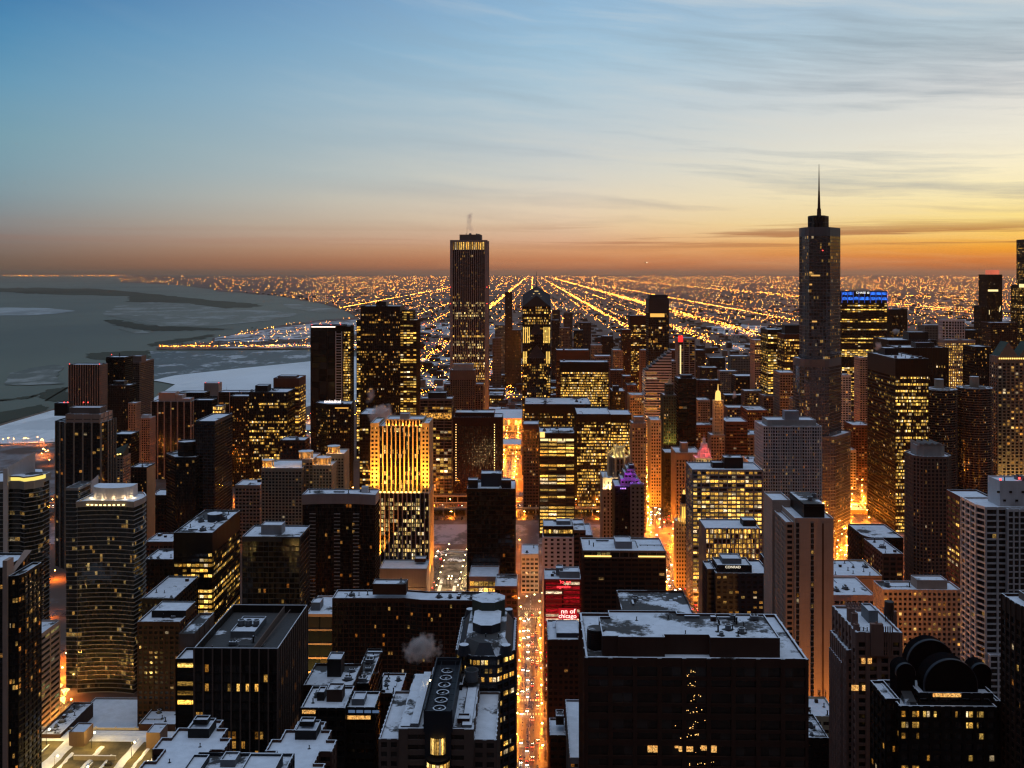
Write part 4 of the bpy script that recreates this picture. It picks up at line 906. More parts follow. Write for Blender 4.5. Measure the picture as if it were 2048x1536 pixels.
b=Bd(LB,'low dark building with a rounded end and snow roof near the black tower',1730,1806,1075,850,46,st('black','dark',4.,.4,5.,.4,.2,top=3,roof='snow'),None,poly=lambda s:[(s.x0+8*math.cos(a)+8,14+14*math.sin(a)) for a in [PI+i*PI/12 for i in range(7)]]+[(s.x1,0),(s.x1,46),(s.x0,46)])
# gap filling low blocks between the towers, each seen at its own gap
for i,(x0,x1,yt,D,L,w,g,lab) in enumerate([
 (290,345,1083,900,30,'brick','reslo','low brick block with snow roof right of the curved tower'),(290,346,1118,830,30,'dark','reslo','flat dark block below the low brick block by the curved tower'),
 (284,348,1196,690,50,'dark','vdark','snow roofed shed between the curved tower and the black office'),(80,134,1310,800,40,'brown','vdark','brown blank block with snow roof behind the lit street trees'),
 (470,520,970,1100,30,'tan','vdark','pale windowless block with roof lamps right of the dark balcony tower'),(560,610,880,1200,26,'brown','reshi','low lit block at the foot of the bronze office block'),
 (300,350,990,1120,30,'brown','vdark','low dim block across the river behind the eight sided penthouse'),
 (1043,1077,1108,935,34,'white','hotello','white block with few windows closing the end of the narrow street'),
 (1148,1185,1070,860,40,'dark','officelo','dim office block behind the brick wing and wide brown hotel'),
 (1540,1560,1130,700,30,'brown','hotello','brown block squeezed behind the tan slab tower'),
 (1668,1750,1190,660,40,'tan','vdark','snow covered flat roof in front of the orange lit hall'),
 (1700,1735,1020,1240,40,'orange','officehi','orange glowing block in the street canyon by the black tower'),
 (1676,1712,900,1380,40,'grey','hotello','pale pier tower in the gap right of the tall glass tower'),
 (1706,1740,850,1420,40,'rust','hotel','reddish block with a bright roof edge in the street canyon'),
 (1680,1702,750,1600,30,'white','hotel','narrow white pier tower just right of the tall glass tower'),
 (1720,1735,715,1640,30,'tan','officelo','tan flank of a tower left of the great black tower'),
 (1493,1528,870,1210,40,'stone','officelo','stone block between the banded office and the rippling tower'),
 (1500,1530,925,1080,40,'cream','hotel','cream block with glowing windows behind the white grid office'),
 (1560,1592,745,1420,40,'stone','officelo','domed stone block left of the glass tower base'),
 (1590,1604,800,1300,30,'stone','officelo','stone tower sliver touching the glass tower base'),
 ]):
    b=Bd('low_building' if yt>900 else OF,lab,x0,x1,yt,D,L,st(w,g,3.7,.45,4.,1.,.2,top=4),None,clut=2)
# old stone blocks of the inner city beyond the river: rows of individual blocks
r=random.Random(31); k=0
OLD='old_block'
rows=[(1395,1440,760,1900),(1440,1475,742,2050),(1472,1512,752,1800),(1510,1540,735,2100),(1396,1420,800,1600),(1450,1490,790,1650),(1490,1530,782,1600),(1455,1492,815,1480),(1495,1535,820,1420),(1528,1560,792,1500),(1400,1436,735,2250),(1392,1425,850,1450),
 (1222,1248,740,1900),(1246,1262,752,1820),(1282,1298,700,2150),(1226,1246,700,2200),(1182,1204,690,2400),(1204,1226,672,2500),(1160,1182,645,2700),(1105,1120,620,2900),(1128,1145,625,2850),(1148,1166,660,2600),(1240,1256,683,2400),(1255,1275,770,1700),(1190,1222,712,2000),(1010,1024,584,2600),(1103,1118,640,2600),(1120,1140,655,2450),
 (1420,1450,715,2450),(1462,1500,712,2350),(1536,1560,700,2200),(1545,1575,730,1900),(990,1010,650,2700),(985,1002,676,2500),(1022,1042,660,2600),(1340,1358,700,2100),(1392,1410,700,2300),(1815,1850,700,2200),(1850,1890,650,2400),(1930,1960,660,2300)]
for (x0,x1,yt,D) in rows:
    k+=1; w=r.choice(('brown','stone','taupe','brick','dark','rust')); g=r.choice(('officelo','hotel','res','hotello'))
    Bd(OLD,'old mid height block with lit windows among the blocks beyond the river',x0,x1,yt,D,r.uniform(26,48),st(w,g,3.8,.45,3.6,1.,.2,top=4,roof=r.choice(('snow','snow_patchy'))),None if D<1800 else yt+40,group='old blocks beyond the river')
b=None
# infill of the inner city on its grid (east-west rows between the avenues)
for Y in range(1500,2650,62):
    x=-30 if Y<1900 else -330
    while x<900:
        w=r.uniform(24,52); X=G(x+w/2,Y); px=1024+X/Y*F
        if not(px>2060 or abs(x+w/2-152-(Y-900)*.03)<w/2+24 or abs(x+w/2+38)<w/2+16 or (x<-30 and Y<2050)) and r.random()<.82 and px>978:
            hh=r.uniform(14,48)*(1. if Y<2100 else .7)
            t=thing(OLD,'low block with snowy roof crowded among the streets beyond the river',"building",X,Y,0,YAW,'low blocks beyond the river')
            section(t,rect(-w/2,w/2,0,r.uniform(26,44)),0,hh,st(r.choice(('brown','stone','taupe','brick','dark','rust')),r.choice(('officelo','hotel','res','office')),4.2,.45,4.,1.,.15,top=3.,roof=r.choice(('snow','snow_patchy','snow'))),zv=hh)
            if Y<2000 and r.random()<.6: block(t,-4,4,8,16,hh-1.1,hh+4,'taupe')
        x+=w+r.uniform(1,9)
# ---------------------------------------------------------------- landmark towers
def stack(b, poly, zs, dy=0., zb=0., roof=True, yb=None):
    """storeys of different looks piled up: list of (top pixel row, style), bottom first"""
    z = zb
    for i, (yt, s_) in enumerate(zs):
        zt = b.lz(yt, dy); last = i == len(zs)-1
        section(b.r, poly, z, zt, s_, None if yb is None else zat(yb, b.D+dy), roof=roof and last, wname='wall'); z = zt
    return z
def spot(root, loc, aim, power, col, ang=40, r=.2):
    l = bpy.data.lights.new('floodlight', 'SPOT'); l.energy = power; l.color = col; l.spot_size = math.radians(ang); l.spot_blend = .6; l.shadow_soft_size = r
    o = link('floodlight', l, root, loc); d = Vector(aim)-Vector(loc); o.rotation_euler = d.to_track_quat('-Z', 'Y').to_euler(); return o
def text(root, s, loc, size, m, rot=(PI/2,0,0), name='sign', sx=1., mirror=False, depth=.06):
    c = bpy.data.curves.new('lettering', 'FONT'); c.body = s; c.size = size; c.extrude = depth; c.align_x = 'CENTER'; c.align_y = 'CENTER'
    t = bpy.data.objects.new('tmp', c); COL.objects.link(t); bpy.context.view_layer.update()
    me = bpy.data.meshes.new_from_object(t.evaluated_get(bpy.context.evaluated_depsgraph_get())); me.name = name
    bpy.data.objects.remove(t); me.materials.clear(); me.materials.append(m)
    o = link(name, me, root, loc); o.rotation_euler = rot; o.scale = (-sx if mirror else sx,1,1); return o
# high white shafted tower
b = Bd(OF,'tallest pale shafted tower with a lit crown, steam rising from its roof',900,975,480,1540,58,None,sec=False)
A = lambda g,**k: st('black',g,3.9,.30,2.9,.95,.6,pwall='grey',**k)
pl = rect(b.x0+4,b.x1-4,0,58)
stack(b,pl,[(720,A('office',top=0)),(682,A('gold',top=0)),(676,A('dark',top=0)),(640,A('office',top=0)),(604,A('gold',top=0)),(576,A('officelo',top=0)),(528,A('dark',top=0)),(504,A('officelo',top=0)),(500,A('dark',top=0)),(484,st('grey','allon',13,.05,2.9,1.25,.55,top=0)),(480,st('grey','vdark',4,.9,2.9,1.3,.56,top=.5))],yb=835)
M = MB()
for (xa,xb,ya,yb) in ((b.x0,b.x0+4.2,-.9,5),(b.x1-4.2,b.x1,-.9,5),(b.x0,b.x0+4.2,53,59),(b.x1-4.2,b.x1,53,59)): M.box(xa,xb,ya,yb,0,b.z)
M.build('corner_shaft', wl('grey'), b.r); b.blk(919,962,469,10,40,481,'taupe'); clutter(b.r,b.lx(921),b.lx(960),12,46,b.lz(469,10),5,2); put(b.r,'antenna',b.lx(934,12),12,b.lz(469,10),0,1.6)
for px in (901,974): put(b.r,'beacon',b.lx(px),-1,b.lz(575),0,1.); put(b.r,'beacon',b.lx(px),-1,b.lz(608))
# chevron topped tower with spire
b = Bd(OF,'chevron topped tower with a thin spire and glowing flutes on its face',1045,1101,640,1480,40,None,sec=False)
A = lambda g,**k: st('dark',g,3.8,.35,3.2,.8,.4,**k)
stack(b,rect(b.x0,b.x1,0,40),[(740,A('office',top=0)),(612,A('office',top=1))],yb=900)
cx,cyy = 0,20; hw=b.w/2; zt=b.lz(612)-1; za=b.lz(572)
M = MB(); P=[(-hw,0),(hw,0),(hw,40),(-hw,40)]; ap=(0,20,za)
for i in range(4):
    p,q=P[i],P[(i+1)%4]; mx=((p[0]+q[0])/2,(p[1]+q[1])/2,zt+(za-zt)*.55)
    M.q([(*p,zt),mx,ap]); M.q([mx,(*q,zt),ap]); M.q([(*p,zt),(*q,zt),mx])
M.build('chevron_roof',wl('slate'),b.r)
M = MB(); M.tube((0,20,za-2),(0,20,b.lz(543)),.9,6,0,.15); M.build('spire',wl('steel'),b.r)
M = MB()
for i in range(1,7):
    t=i/7; z=zt+(za-zt)*.9*t; x=hw*(1-t)
    for k in range(3): M.box(x*(.15+.28*k)-.8,x*(.15+.28*k)+.8,20*t*.55-.9,20*t*.55-.2,z-1.2,z-.2); M.box(-x*(.15+.28*k)-.8,-x*(.15+.28*k)+.8,20*t*.55-.9,20*t*.55-.2,z-1.2,z-.2)
M.build('roof_lights',emat('rooflight',(1,.66,.24),1.2),b.r)
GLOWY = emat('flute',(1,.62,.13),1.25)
for (xa,xb,yt,yb_,dy) in ((1060,1086,668,900,-4),(1054,1092,716,900,-8)):
    a,b_,z_=b.sec(xa,xb,yt,dy,8,A('office',top=1.),900,wname='tier_wall',rname='tier_roof')
    M=MB(); zz=b.lz(yt-26,dy); m_=(a+b_)/2; M.q([(a,dy+.4,z_),(b_,dy+.4,z_),(m_,dy+.4,zz)]); M.q([(a,dy+.4,z_),(m_,dy+.4,zz),(m_,dy+7,zz),(a,dy+7,z_)]); M.q([(m_,dy+.4,zz),(b_,dy+.4,z_),(b_,dy+7,z_),(m_,dy+7,zz)]); M.build('gable',wl('slate'),b.r)
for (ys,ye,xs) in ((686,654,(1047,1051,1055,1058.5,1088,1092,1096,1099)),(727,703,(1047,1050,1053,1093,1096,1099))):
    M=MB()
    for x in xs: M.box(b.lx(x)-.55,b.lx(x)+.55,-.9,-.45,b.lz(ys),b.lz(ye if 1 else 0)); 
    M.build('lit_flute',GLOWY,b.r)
# tall rounded glass tower with spire
b = Bd(OF,'tallest rounded glass tower with a needle spire on its crown',1603,1680,454,1120,34,None,sec=False)
A = lambda g='mirror',**k: st('steel',g,3.7,.16,3.4,.12,.12,ins=.25,**k)
def lens(xa,xb,ya,yb):
    w=xb-xa; l=yb-ya
    return [(xa,ya+l*.45),(xa+w*.03,ya+l*.2),(xa+w*.10,ya+l*.05),(xa+w*.2,ya),(xa+w*.50,ya),(xa+w*.60,ya+l*.05),(xb,ya+l*.74),(xb,ya+l*.85),(xb-w*.1,yb),(xa+w*.12,yb),(xa+w*.02,ya+l*.8)]
X=lambda px,dy=0: b.lx(px,dy)
section(b.r,lens(X(1590,18),X(1701,31),-4,44),0,b.lz(872),A(top=4),None if 0 else zat(1062,1120),wname='base_wall',rname='base_roof')
section(b.r,lens(X(1591,17),X(1682,29),-2,40),b.lz(872)-1.1,b.lz(718),A(top=9),wname='middle_wall',rname='middle_roof')
section(b.r,lens(X(1603,16),X(1680,27),0,36),b.lz(718)-1.1,b.lz(454),A(top=10),wname='shaft_wall',rname='shaft_roof')
section(b.r,lens(X(1619,17),X(1657,24),6,30),b.lz(454)-1.1,b.lz(430),st('slate','vdark',5,.2,2,.3,.15,top=2),wname='crown_wall',rname='crown_roof')
M=MB(); xs=X(1638,14); z0=b.lz(430)-2; M.cyl(xs,14,2.6,z0,z0+10,10,0,None,2.2); M.cyl(xs,14,1.7,z0+10,b.lz(380),8,0,None,1.0); M.cyl(xs,14,.9,b.lz(380),b.lz(326),6,0,None,.25); M.build('spire',wl('rust'),b.r)
put(b.r,'beacon',xs,9,b.lz(497,9)); put(b.r,'beacon',xs,-.6,b.lz(502))
M=MB()
for (ya,xa,xb) in ((551,1622,1640),(545,1619,1624),(569,1619,1624),(643,1624,1634)): M.box(X(xa),X(xb),-.4,-.05,b.lz(ya+1.5),b.lz(ya-1.5))
M.build('lit_storey',emat('strip_amber3',(1,.52,.14),.8),b.r)
# black slab on the river
b = Bd(OF,'great black glass slab, its near face packed with lit floors',1791,1857,717,1150,96,None,sec=False)
section(b.r,rect(b.x0,b.x1,0,96),0,b.z,st('black','ibm',3.8,.38,2.9,.22,.12,top=21),zat(1065,1150)); b.blk(1770,1797,696,60,26,712,'black'); clutter(b.r,b.x0+3,b.x1-3,4,56,b.z-1.1,7,5)
# twin round towers
for i,(c,yt,yc,lab) in enumerate(((1892,781,760,'left one of two round towers ringed with curved balconies'),(1964,778,755,'right one of two round towers ringed with curved balconies'))):
    D=1215; b=Bd(RT,lab,c-35,c+35,yt,D,42,None,sec=False,group='twin round towers'); r_=b.w/2; b.r.location.y+=0
    pl=[((r_-1.5+1.5*abs(math.cos(8*a)))*math.cos(a),r_+(r_-1.5+1.5*abs(math.cos(8*a)))*math.sin(a)) for a in [2*PI*k/64 for k in range(64)]]
    section(b.r,pl,0,b.z,St('taupe','res',2.95,.30,2.6,0,0,1.6,1.5,'snow'),zat(960,D))
    M=MB(); M.cyl(0,r_,5.4,b.z-1,b.lz(yc-2,r_),16,0,1); M.build('core',[wl('beige'),snow('snow')],b.r)
    M=MB(); M.cyl(0,r_,13,b.z-1.05,b.z+.4,24,0,1); M.build('roof_terrace',[wl('concrete'),snow('snow_patchy')],b.r)
    put(b.r,'vent_pipe',6,r_-2,b.z)
# blue crowned bank tower
b = Bd(OF,'bank tower crowned by blue lit arches and a white lit name',1684,1774,606,1950,40,None,sec=False)
A = lambda g,**k: st('bronze',g,3.8,.42,5.2,.5,.3,**k)
stack(b,rect(b.x0,b.x1,0,40),[(735,A('bands',top=0)),(715,A('dark',top=0)),(672,A('bands',top=0)),(662,A('dark',top=0)),(606,A('bands',top=0))],yb=800,roof=False)
section(b.r,rect(b.x0,b.x1,0,40),b.z,b.lz(582),st('black','vdark',11,.06,11.,1.0,.6,top=2))
BL=mat('lit_blue',lambda n,out:principled(n,out,(.01,.02,.05),.4,.3,emis=(.03,.20,1.),es=n.rng(n.noise(n.n('ShaderNodeTexCoord').outputs['Object'],.16,2.),.35,.65,.25,1.4)),'NONE')
nb=8
for k in range(nb):
    xa=b.x0+b.w*k/nb+1.; xb=b.x0+b.w*(k+1)/nb-1.
    for (ya,yb_) in ((600,593.5),(590,583.5)):
        if ya==590 and 2<=k<=4: continue
        M=MB(); z0,z1=b.lz(ya),b.lz(yb_); n_=6; top=[(xb-(xb-xa)*t/n_,-.75,z1-1.8+1.8*math.sin(PI*t/n_)) for t in range(n_+1)]
        M.q([(xa,-.75,z0),(xb,-.75,z0)]+top); M.q([(x,y+.35,z) for x,y,z in reversed([(xa,-.75,z0),(xb,-.75,z0)]+top)]); M.build('lit_arch',BL,b.r)
M=MB(); [M.box(b.x0+b.w*k/nb-.35,b.x0+b.w*k/nb+.35,-.9,-.62,b.lz(606),b.lz(583)) for k in range(nb+1)]; M.build('blue_mullion',emat('blue2',(.05,.16,1.),.7),b.r)
SW=emat('sign_white',(1,.97,.92),1.5)
text(b.r,'CHASE',(b.lx(1722,-1),-.95,b.lz(585.5)),5.4,SW,sx=1.15)
M=MB(); c=(b.lx(1736.5,-1),b.lz(585.5))
for k in range(4):
    a=PI/2*k+.2; pts=[(c[0]+2.1*math.cos(a),-.95,c[1]+2.1*math.sin(a)),(c[0]+2.3*math.cos(a+.75),-.95,c[1]+2.3*math.sin(a+.75)),(c[0]+2.0*math.cos(a+1.35),-.95,c[1]+2.0*math.sin(a+1.35)),(c[0]+1.0*math.cos(a+1.1),-.95,c[1]+1.0*math.sin(a+1.1)),(c[0]+1.1*math.cos(a+.2),-.95,c[1]+1.1*math.sin(a+.2))]
    M.q(pts[::-1])
M.build('logo',SW,b.r)
# antenna tower at the right edge and the red crowned tower
b = Bd(OF,'black stepped skyscraper cut off by the right edge of the picture',2058,2135,478,2350,60,st('black','office',3.9,.4,3.,.4,.2,top=8),720)
b.sec(2040,2057.5,570,6,44,st('black','office',3.9,.4,3.,.4,.2,top=8),720,wname='lower_wall',rname='lower_roof'); M=MB(); M.box(b.lx(2041),b.lx(2054),3,5.5,b.lz(575),b.lz(568)); M.build('light_strip',emat('strip_pale',(1,.76,.34),1.3),b.r)
b = Bd(OF,'setback tower with a red glowing crown near the right edge',1974,2004,549,2400,44,st('bronze','officelo',3.9,.35,4.,1.2,.5,top=10),700,beacons=0)
b.sec(1963,1973.6,612,4,40,st('bronze','officelo',3.9,.35,4.,1.2,.5,top=4),700,wname='lower_wall',rname='lower_roof')
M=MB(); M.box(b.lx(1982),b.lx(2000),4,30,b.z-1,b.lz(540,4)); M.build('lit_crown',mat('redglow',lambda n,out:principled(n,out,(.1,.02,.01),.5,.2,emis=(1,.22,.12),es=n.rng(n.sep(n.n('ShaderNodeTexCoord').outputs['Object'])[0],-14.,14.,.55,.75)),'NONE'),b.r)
M=MB(); [M.box(b.lx(x),b.lx(x)+1.,-.9,-.6,b.lz(y+9),b.lz(y)) for x,y in ((1978,620),(1998,615),(2000,612))]; M.box(b.lx(1976),b.lx(1996),-.9,-.6,b.lz(583),b.lz(579)); M.build('light_strip',emat('strip_pale',(1,.76,.34),1.3),b.r)
# leaning diamond topped slab
b = Bd(OF,'slab with a slanted diamond top and pale horizontal stripes',1290,1343,745,1480,38,st('white','office',3.8,.5,30,.0,.0,ins=.3,top=0,cap=False),880)
M=MB(); z=b.z; k=0; zt=b.lz(704)
while z<zt:
    t=(z-b.z)/(zt-b.z); xa=b.x0+(b.w-1)*t; M.box(xa,b.x1,0,30,z,z+2.3,0); M.box(xa+.3,b.x1-.3,.3,29.7,z+2.3,z+4.2,1); z+=4.2
M.build('slanted_top',[wl('white'),wl('black')],b.r)
b2=Bd(OF,'dark flank tower hidden half behind the slanted diamond slab',1343.5,1352,722,1500,36,st('grey','officelo',3.8,.4,3.,.8,.3),860)
# green and gold stone tower
b = Bd(OF,'dark green stone tower with gold tip, floodlit yellow green at its foot',1327,1352,790,1320,30,st('green','officelo',3.7,.4,3.2,1.3,.4,top=3),905)
b.sec(1332,1347,768,5,14,st('green','dark',3.7,.4,3.,1.1,.3,top=2),795,zb=b.z-1,wname='tower_wall',rname='tower_roof'); M=MB(); M.cyl(b.lx(1339.5,12),12,3.2,b.lz(770,12),b.lz(756,12),8,0,None,1.2); M.cyl(b.lx(1339.5,12),12,.6,b.lz(756,12),b.lz(742,12),6,0,None,.1); M.build('gold_tip',wl('cream'),b.r)
for x in (1330,1337,1344,1350): spot(b.r,(b.lx(x),-5,b.lz(900)),(b.lx(x),1.5,b.lz(840)),45000,(1,.72,.12),50)
# slender domed tower
b = Bd(OF,'slender octagonal stone tower with a glowing lantern dome',1422,1449,870,1180,22,st('stone','officelo',3.6,.4,3.,1.1,.3,top=3),930)
section(b.r,circle(6.4,8,b.lx(1436,11),11),b.z-1,b.lz(800,11),st('cream','hotel',3.5,.35,3.,1.3,.3,top=3),b.z-1,wname='octagon_wall',rname='octagon_roof')
M=MB(); M.cyl(b.lx(1436,11),11,3.6,b.lz(801,11),b.lz(786,11),8,0,None,3.1); M.sphere((b.lx(1436,11),11,b.lz(786,11)),3.1,8,0,1.1); M.cyl(b.lx(1436,11),11,.7,b.lz(783,11),b.lz(768,11),6,0,None,.2); M.build('lantern',emat('lantern',(1,.58,.14),1.5),b.r)
for x in (1428,1444): link('floodlight',pt(1200,(1,.5,.10)),b.r,(b.lx(x,3),0,b.lz(806,3)))
# floodlit clock tower with lantern
b = Bd('clock_tower','white terracotta tower with a lit lantern and dark tip beside the avenue',1352,1379,1042,950,14,st('cream','hotello',3.6,.45,2.8,1.2,.25,top=3),1300)
cx=b.lx(1368,6); z=b.z-1
M=MB(); M.box(cx-3.3,cx+3.3,3,9.6,z,b.lz(1006,6)); M.build('belfry',wl('cream'),b.r)
M=MB(); [M.box(cx-2.4+1.7*i,cx-1.3+1.7*i,2.6,2.96,z+3,b.lz(1012,6)) for i in range(3)]; M.build('belfry_opening',emat('belfry',(1,.60,.10),1.3),b.r)
M=MB(); M.cyl(cx,6.3,3.1,b.lz(1006,6),b.lz(988,6),8,0,None,2.2); M.cyl(cx,6.3,.25,b.lz(979,6),b.lz(958,6),5,0,None,.05); M.build('tip',wl('dark'),b.r)
M=MB(); M.cyl(cx,6.3,1.5,b.lz(988,6),b.lz(980,6),8,0,None,.8); M.build('lantern',emat('lantern',(1,.58,.14),1.5),b.r)
M=MB(); M.cyl(b.lx(1357,3),3,1.4,z,b.lz(1030,3),6,0,None,.2); M.build('corner_pinnacle',wl('cream'),b.r)
for x in (1354,1361,1369,1377): spot(b.r,(b.lx(x,-9),-9,b.lz(1190)),(b.lx(x),0,b.lz(1090)),60000,(1,.68,.24),60)
link('floodlight',pt(1600,(1,.6,.12)),b.r,(cx,-1.5,z+3)); link('floodlight',pt(900,(1,.6,.12)),b.r,(cx-5,1,z+3))
# wedding cake tower lit red
b = Bd('clock_tower','tiered white tower top lit red and cream with a thin spire',1392,1424,916,1010,18,st('cream','hotello',3.8,.4,2.6,1.2,.3,top=2),975)
cx=b.lx(1408,8); z=b.z-1
M=MB()
for (r_,ya,yb_) in ((7.,916,905),(5.2,906,896),(3.7,897,886),(1.6,887,876)): M.cyl(cx,8,r_,b.lz(ya,8)-.3,b.lz(yb_,8),8,0,None,r_*.9)
for a in range(8): M.cyl(cx+6.6*math.cos(a*PI/4),8+6.6*math.sin(a*PI/4),.5,b.lz(906,8),b.lz(899,8),5,0,None,.05)
M.build('tier',wl('white'),b.r); M=MB(); M.cyl(cx,8,.3,b.lz(877,8),b.lz(864,8),5,0,None,.05); M.build('spire',wl('white'),b.r)
for a in range(-1,6):
    an=PI+PI*a/4.; c_=(1,.07,.06)
    link('floodlight',pt(620,c_,.15),b.r,(cx+8.5*math.cos(an),8+8.5*math.sin(an),b.lz(907,8))); link('floodlight',pt(380,c_,.15),b.r,(cx+5.9*math.cos(an),8+5.9*math.sin(an),b.lz(896,8)))
for x in (1394,1402,1410,1420): spot(b.r,(b.lx(x),-3,b.lz(950)),(b.lx(x),.5,b.lz(918)),16000,(1,.74,.34),70)
# gothic tower with glowing crown
b = Bd(OF,'gothic stone tower with flying buttresses and a pale glowing crown',1206,1262,955,985,34,st('stone','hotello',3.7,.35,3.6,1.8,.6,top=4),1060)
cx=b.lx(1238,15)
section(b.r,circle(9.5,8,cx,15),b.z-1,b.lz(912,15),st('stone','dark',5.5,.25,4.,1.7,.5,top=2),wname='octagon_wall',rname='octagon_roof')
M=MB(); zc=b.lz(912,15)
M.cyl(cx,15,6.2,zc-1,b.lz(893,15),8,0,None,5.4)
for k in range(8):
    a=k*PI/4+PI/8; p=(cx+11.5*math.cos(a),15+11.5*math.sin(a)); M.cyl(p[0],p[1],1.1,b.lz(955,15),b.lz(906,15),6,0,None,.9); M.cyl(p[0],p[1],.9,b.lz(906,15),b.lz(897,15),6,0,None,.05)
    q=(cx+6*math.cos(a),15+6*math.sin(a)); M.tube((*p,b.lz(910,15)),(*q,b.lz(897,15)),.6,5); M.cyl(cx+5.6*math.cos(a),15+5.6*math.sin(a),.6,b.lz(894,15),b.lz(886,15),5,0,None,.05)
M.build('crown',wl('cream'),b.r)
for k in range(8): a=PI+k*PI/7; link('floodlight',pt(4200,(1,.80,.30),.15),b.r,(cx+8.6*math.cos(a),15+8.6*math.sin(a),zc-.6))
M=MB(); [M.cyl(b.x0+2+i*(b.w-4)/3,.6,1.2,b.z-18,b.z+5,6,0,None,.3) for i in range(4)]; M.build('corner_pinnacle',wl('stone'),b.r)
for x in (1210,1218,1226,1236): spot(b.r,(b.lx(x),-4,b.lz(985)),(b.lx(x),1,b.lz(950)),60000,(1,.80,.36),70)
# dark hotel with purple light on its stepped shoulders
b = Bd(HT,'dark stepped hotel whose shoulders glow violet in front of the gothic tower',1230,1286,972,880,30,st('dark','dark',3.6,.5,4.,1.8,.3,top=3),1085)
b.sec(1259,1268,930,6,10,st('dark','vdark',4,.8,4,1,.2,top=2),zb=b.z-1,wname='chimney_wall',rname='chimney_roof')
PUR=(.36,.05,1.)
for (xa,xb,yt,dy) in ((1242,1277,958,2),(1249,1271,946,4),(1254,1268,938,5)): b.sec(xa,xb,yt,dy,22,st('stone','vdark',5,.7,3,1.,.3,top=2.,ins=.3),zb=b.z-2,wname='tier_wall',rname='tier_roof')
for (x,y,dy) in ((1243,962,0),(1249,954,0),(1257,950,1),(1268,952,1),(1275,960,0),(1254,943,2),(1236,970,-1),(1281,970,-1)): link('floodlight',pt(800,PUR,.15),b.r,(b.lx(x,dy),dy-1.2,b.lz(y,dy)))
M=MB(); [M.box(b.lx(1241+i*3),b.lx(1242.6+i*3),-.5,-.25,b.z-2.6,b.z-1.6) for i in range(4)]; M.build('light_strip',emat('violet',(.62,.30,1.),2.2),b.r)
b.sec(1262,1288,968,-6,5.5,st('stone','hotello',3.6,.5,4.,2.,.2,top=3),1080,wname='annex_wall',rname='annex_roof')
# golden floodlit tower
b = Bd(OF,'golden floodlit tower with bright lamps on its setback and lit crown',741,858,986,930,42,None,sec=False)
stt=st('tan','office',3.8,.35,3.5,.9,.5,top=1.5)
section(b.r,rect(b.lx(752),b.x1,0,40),0,b.lz(986),st('black','gold',3.8,.22,4.2,1.0,.6,top=5,ins=.6,pwall='tan'),zat(1120,930),wname='lower_wall',rname='lower_roof')
xa,xb=b.lx(757,4),b.lx(843,4)
section(b.r,rect(xa,xb,4,38),b.lz(986)-1.1,b.lz(852,4),st('black','gold',3.8,.10,3.95,1.1,.5,top=2.,ins=.9,pwall='cream'),wname='upper_wall',rname='upper_roof')
for (p,q) in ((741,756.6),(843.4,858)): section(b.r,rect(b.lx(p,3),b.lx(q,3),3,40),b.lz(986)-1.1,b.lz(846,3),st('cream','officelo',3.8,.45,3.4,1.4,.2,top=4,ins=.4),wname='flank_wall',rname='flank_roof')
a,c_,zc=b.sec(772,846,838,8,24,st('cream','vdark',12,.05,3.1,1.2,.6,top=1.),zb=b.lz(852,4)-1.2,wname='crown_wall',rname='crown_roof')
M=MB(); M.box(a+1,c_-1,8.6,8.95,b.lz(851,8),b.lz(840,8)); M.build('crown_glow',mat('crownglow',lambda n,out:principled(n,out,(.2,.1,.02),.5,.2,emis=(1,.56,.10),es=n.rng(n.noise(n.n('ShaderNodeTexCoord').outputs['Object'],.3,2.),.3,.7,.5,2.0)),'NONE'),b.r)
b.blk(800,818,827,16,10,842,'tan','roof_drum')
YEL=(1,.36,.03)
zl=b.lz(986)
for i in range(10):
    x=xa+2+(xb-xa-4)*i/9
    M=MB(); M.box(x-.9,x+.9,.4,1.6,zl,zl+1.1); M.build('lamp_housing',emat('floodface',(1,.62,.14),5.),b.r)
    link('floodlight',pt(900,YEL,.2),b.r,(x,1.6,zl+2.4)); link('floodlight',pt(1400,YEL,.2),b.r,(x,1.,zl+7)); spot(b.r,(x,.6,zl+1.3),(x,4.,zl+22),70000,YEL,34); spot(b.r,(x,-3.2,zl-4),(x,4.6,zl+46),300000,YEL,32)
for px in (744,749,753,848,852,856): spot(b.r,(b.lx(px,-3),-3.,zl-3),(b.lx(px,3),3,zl+44),380000,YEL,36); spot(b.r,(b.lx(px,.5),.5,zl+1),(b.lx(px,3),3.2,zl+14),40000,YEL,50)
for px in (776,790,804,818,832,842): link('floodlight',pt(2600,YEL,.15),b.r,(b.lx(px,6.2),6.2,b.lz(851,4)))
for x in (756,776,797,817,838,855): spot(b.r,(b.lx(x,-6),-6,30),(b.lx(x),0,85),420000,YEL,60)
for k in range(7): spot(b.r,(b.x1+4,1+k*5,14),(b.x1+.3,1+k*5,70),140000,YEL,60)
M=MB(); M.box(b.x1+.05,b.x1+.35,2,4,4,zl-2); M.build('light_strip',emat('strip_gold',(1,.60,.10),1.6),b.r)
pb=Bd(LB,'low podium with clean snow roof and a plain sandy wall below the golden tower',759,853,1137,900,29,st('tan','vdark',14,.97,200,0,top=0.01,roof='snow_clean'),None); pb.blk(829,851,1117,16,10,1124,'brown')
for px in (775,800,830): link('wall_lamp',pt(3500,(1,.6,.2)),pb.r,(pb.lx(px),-7,6))
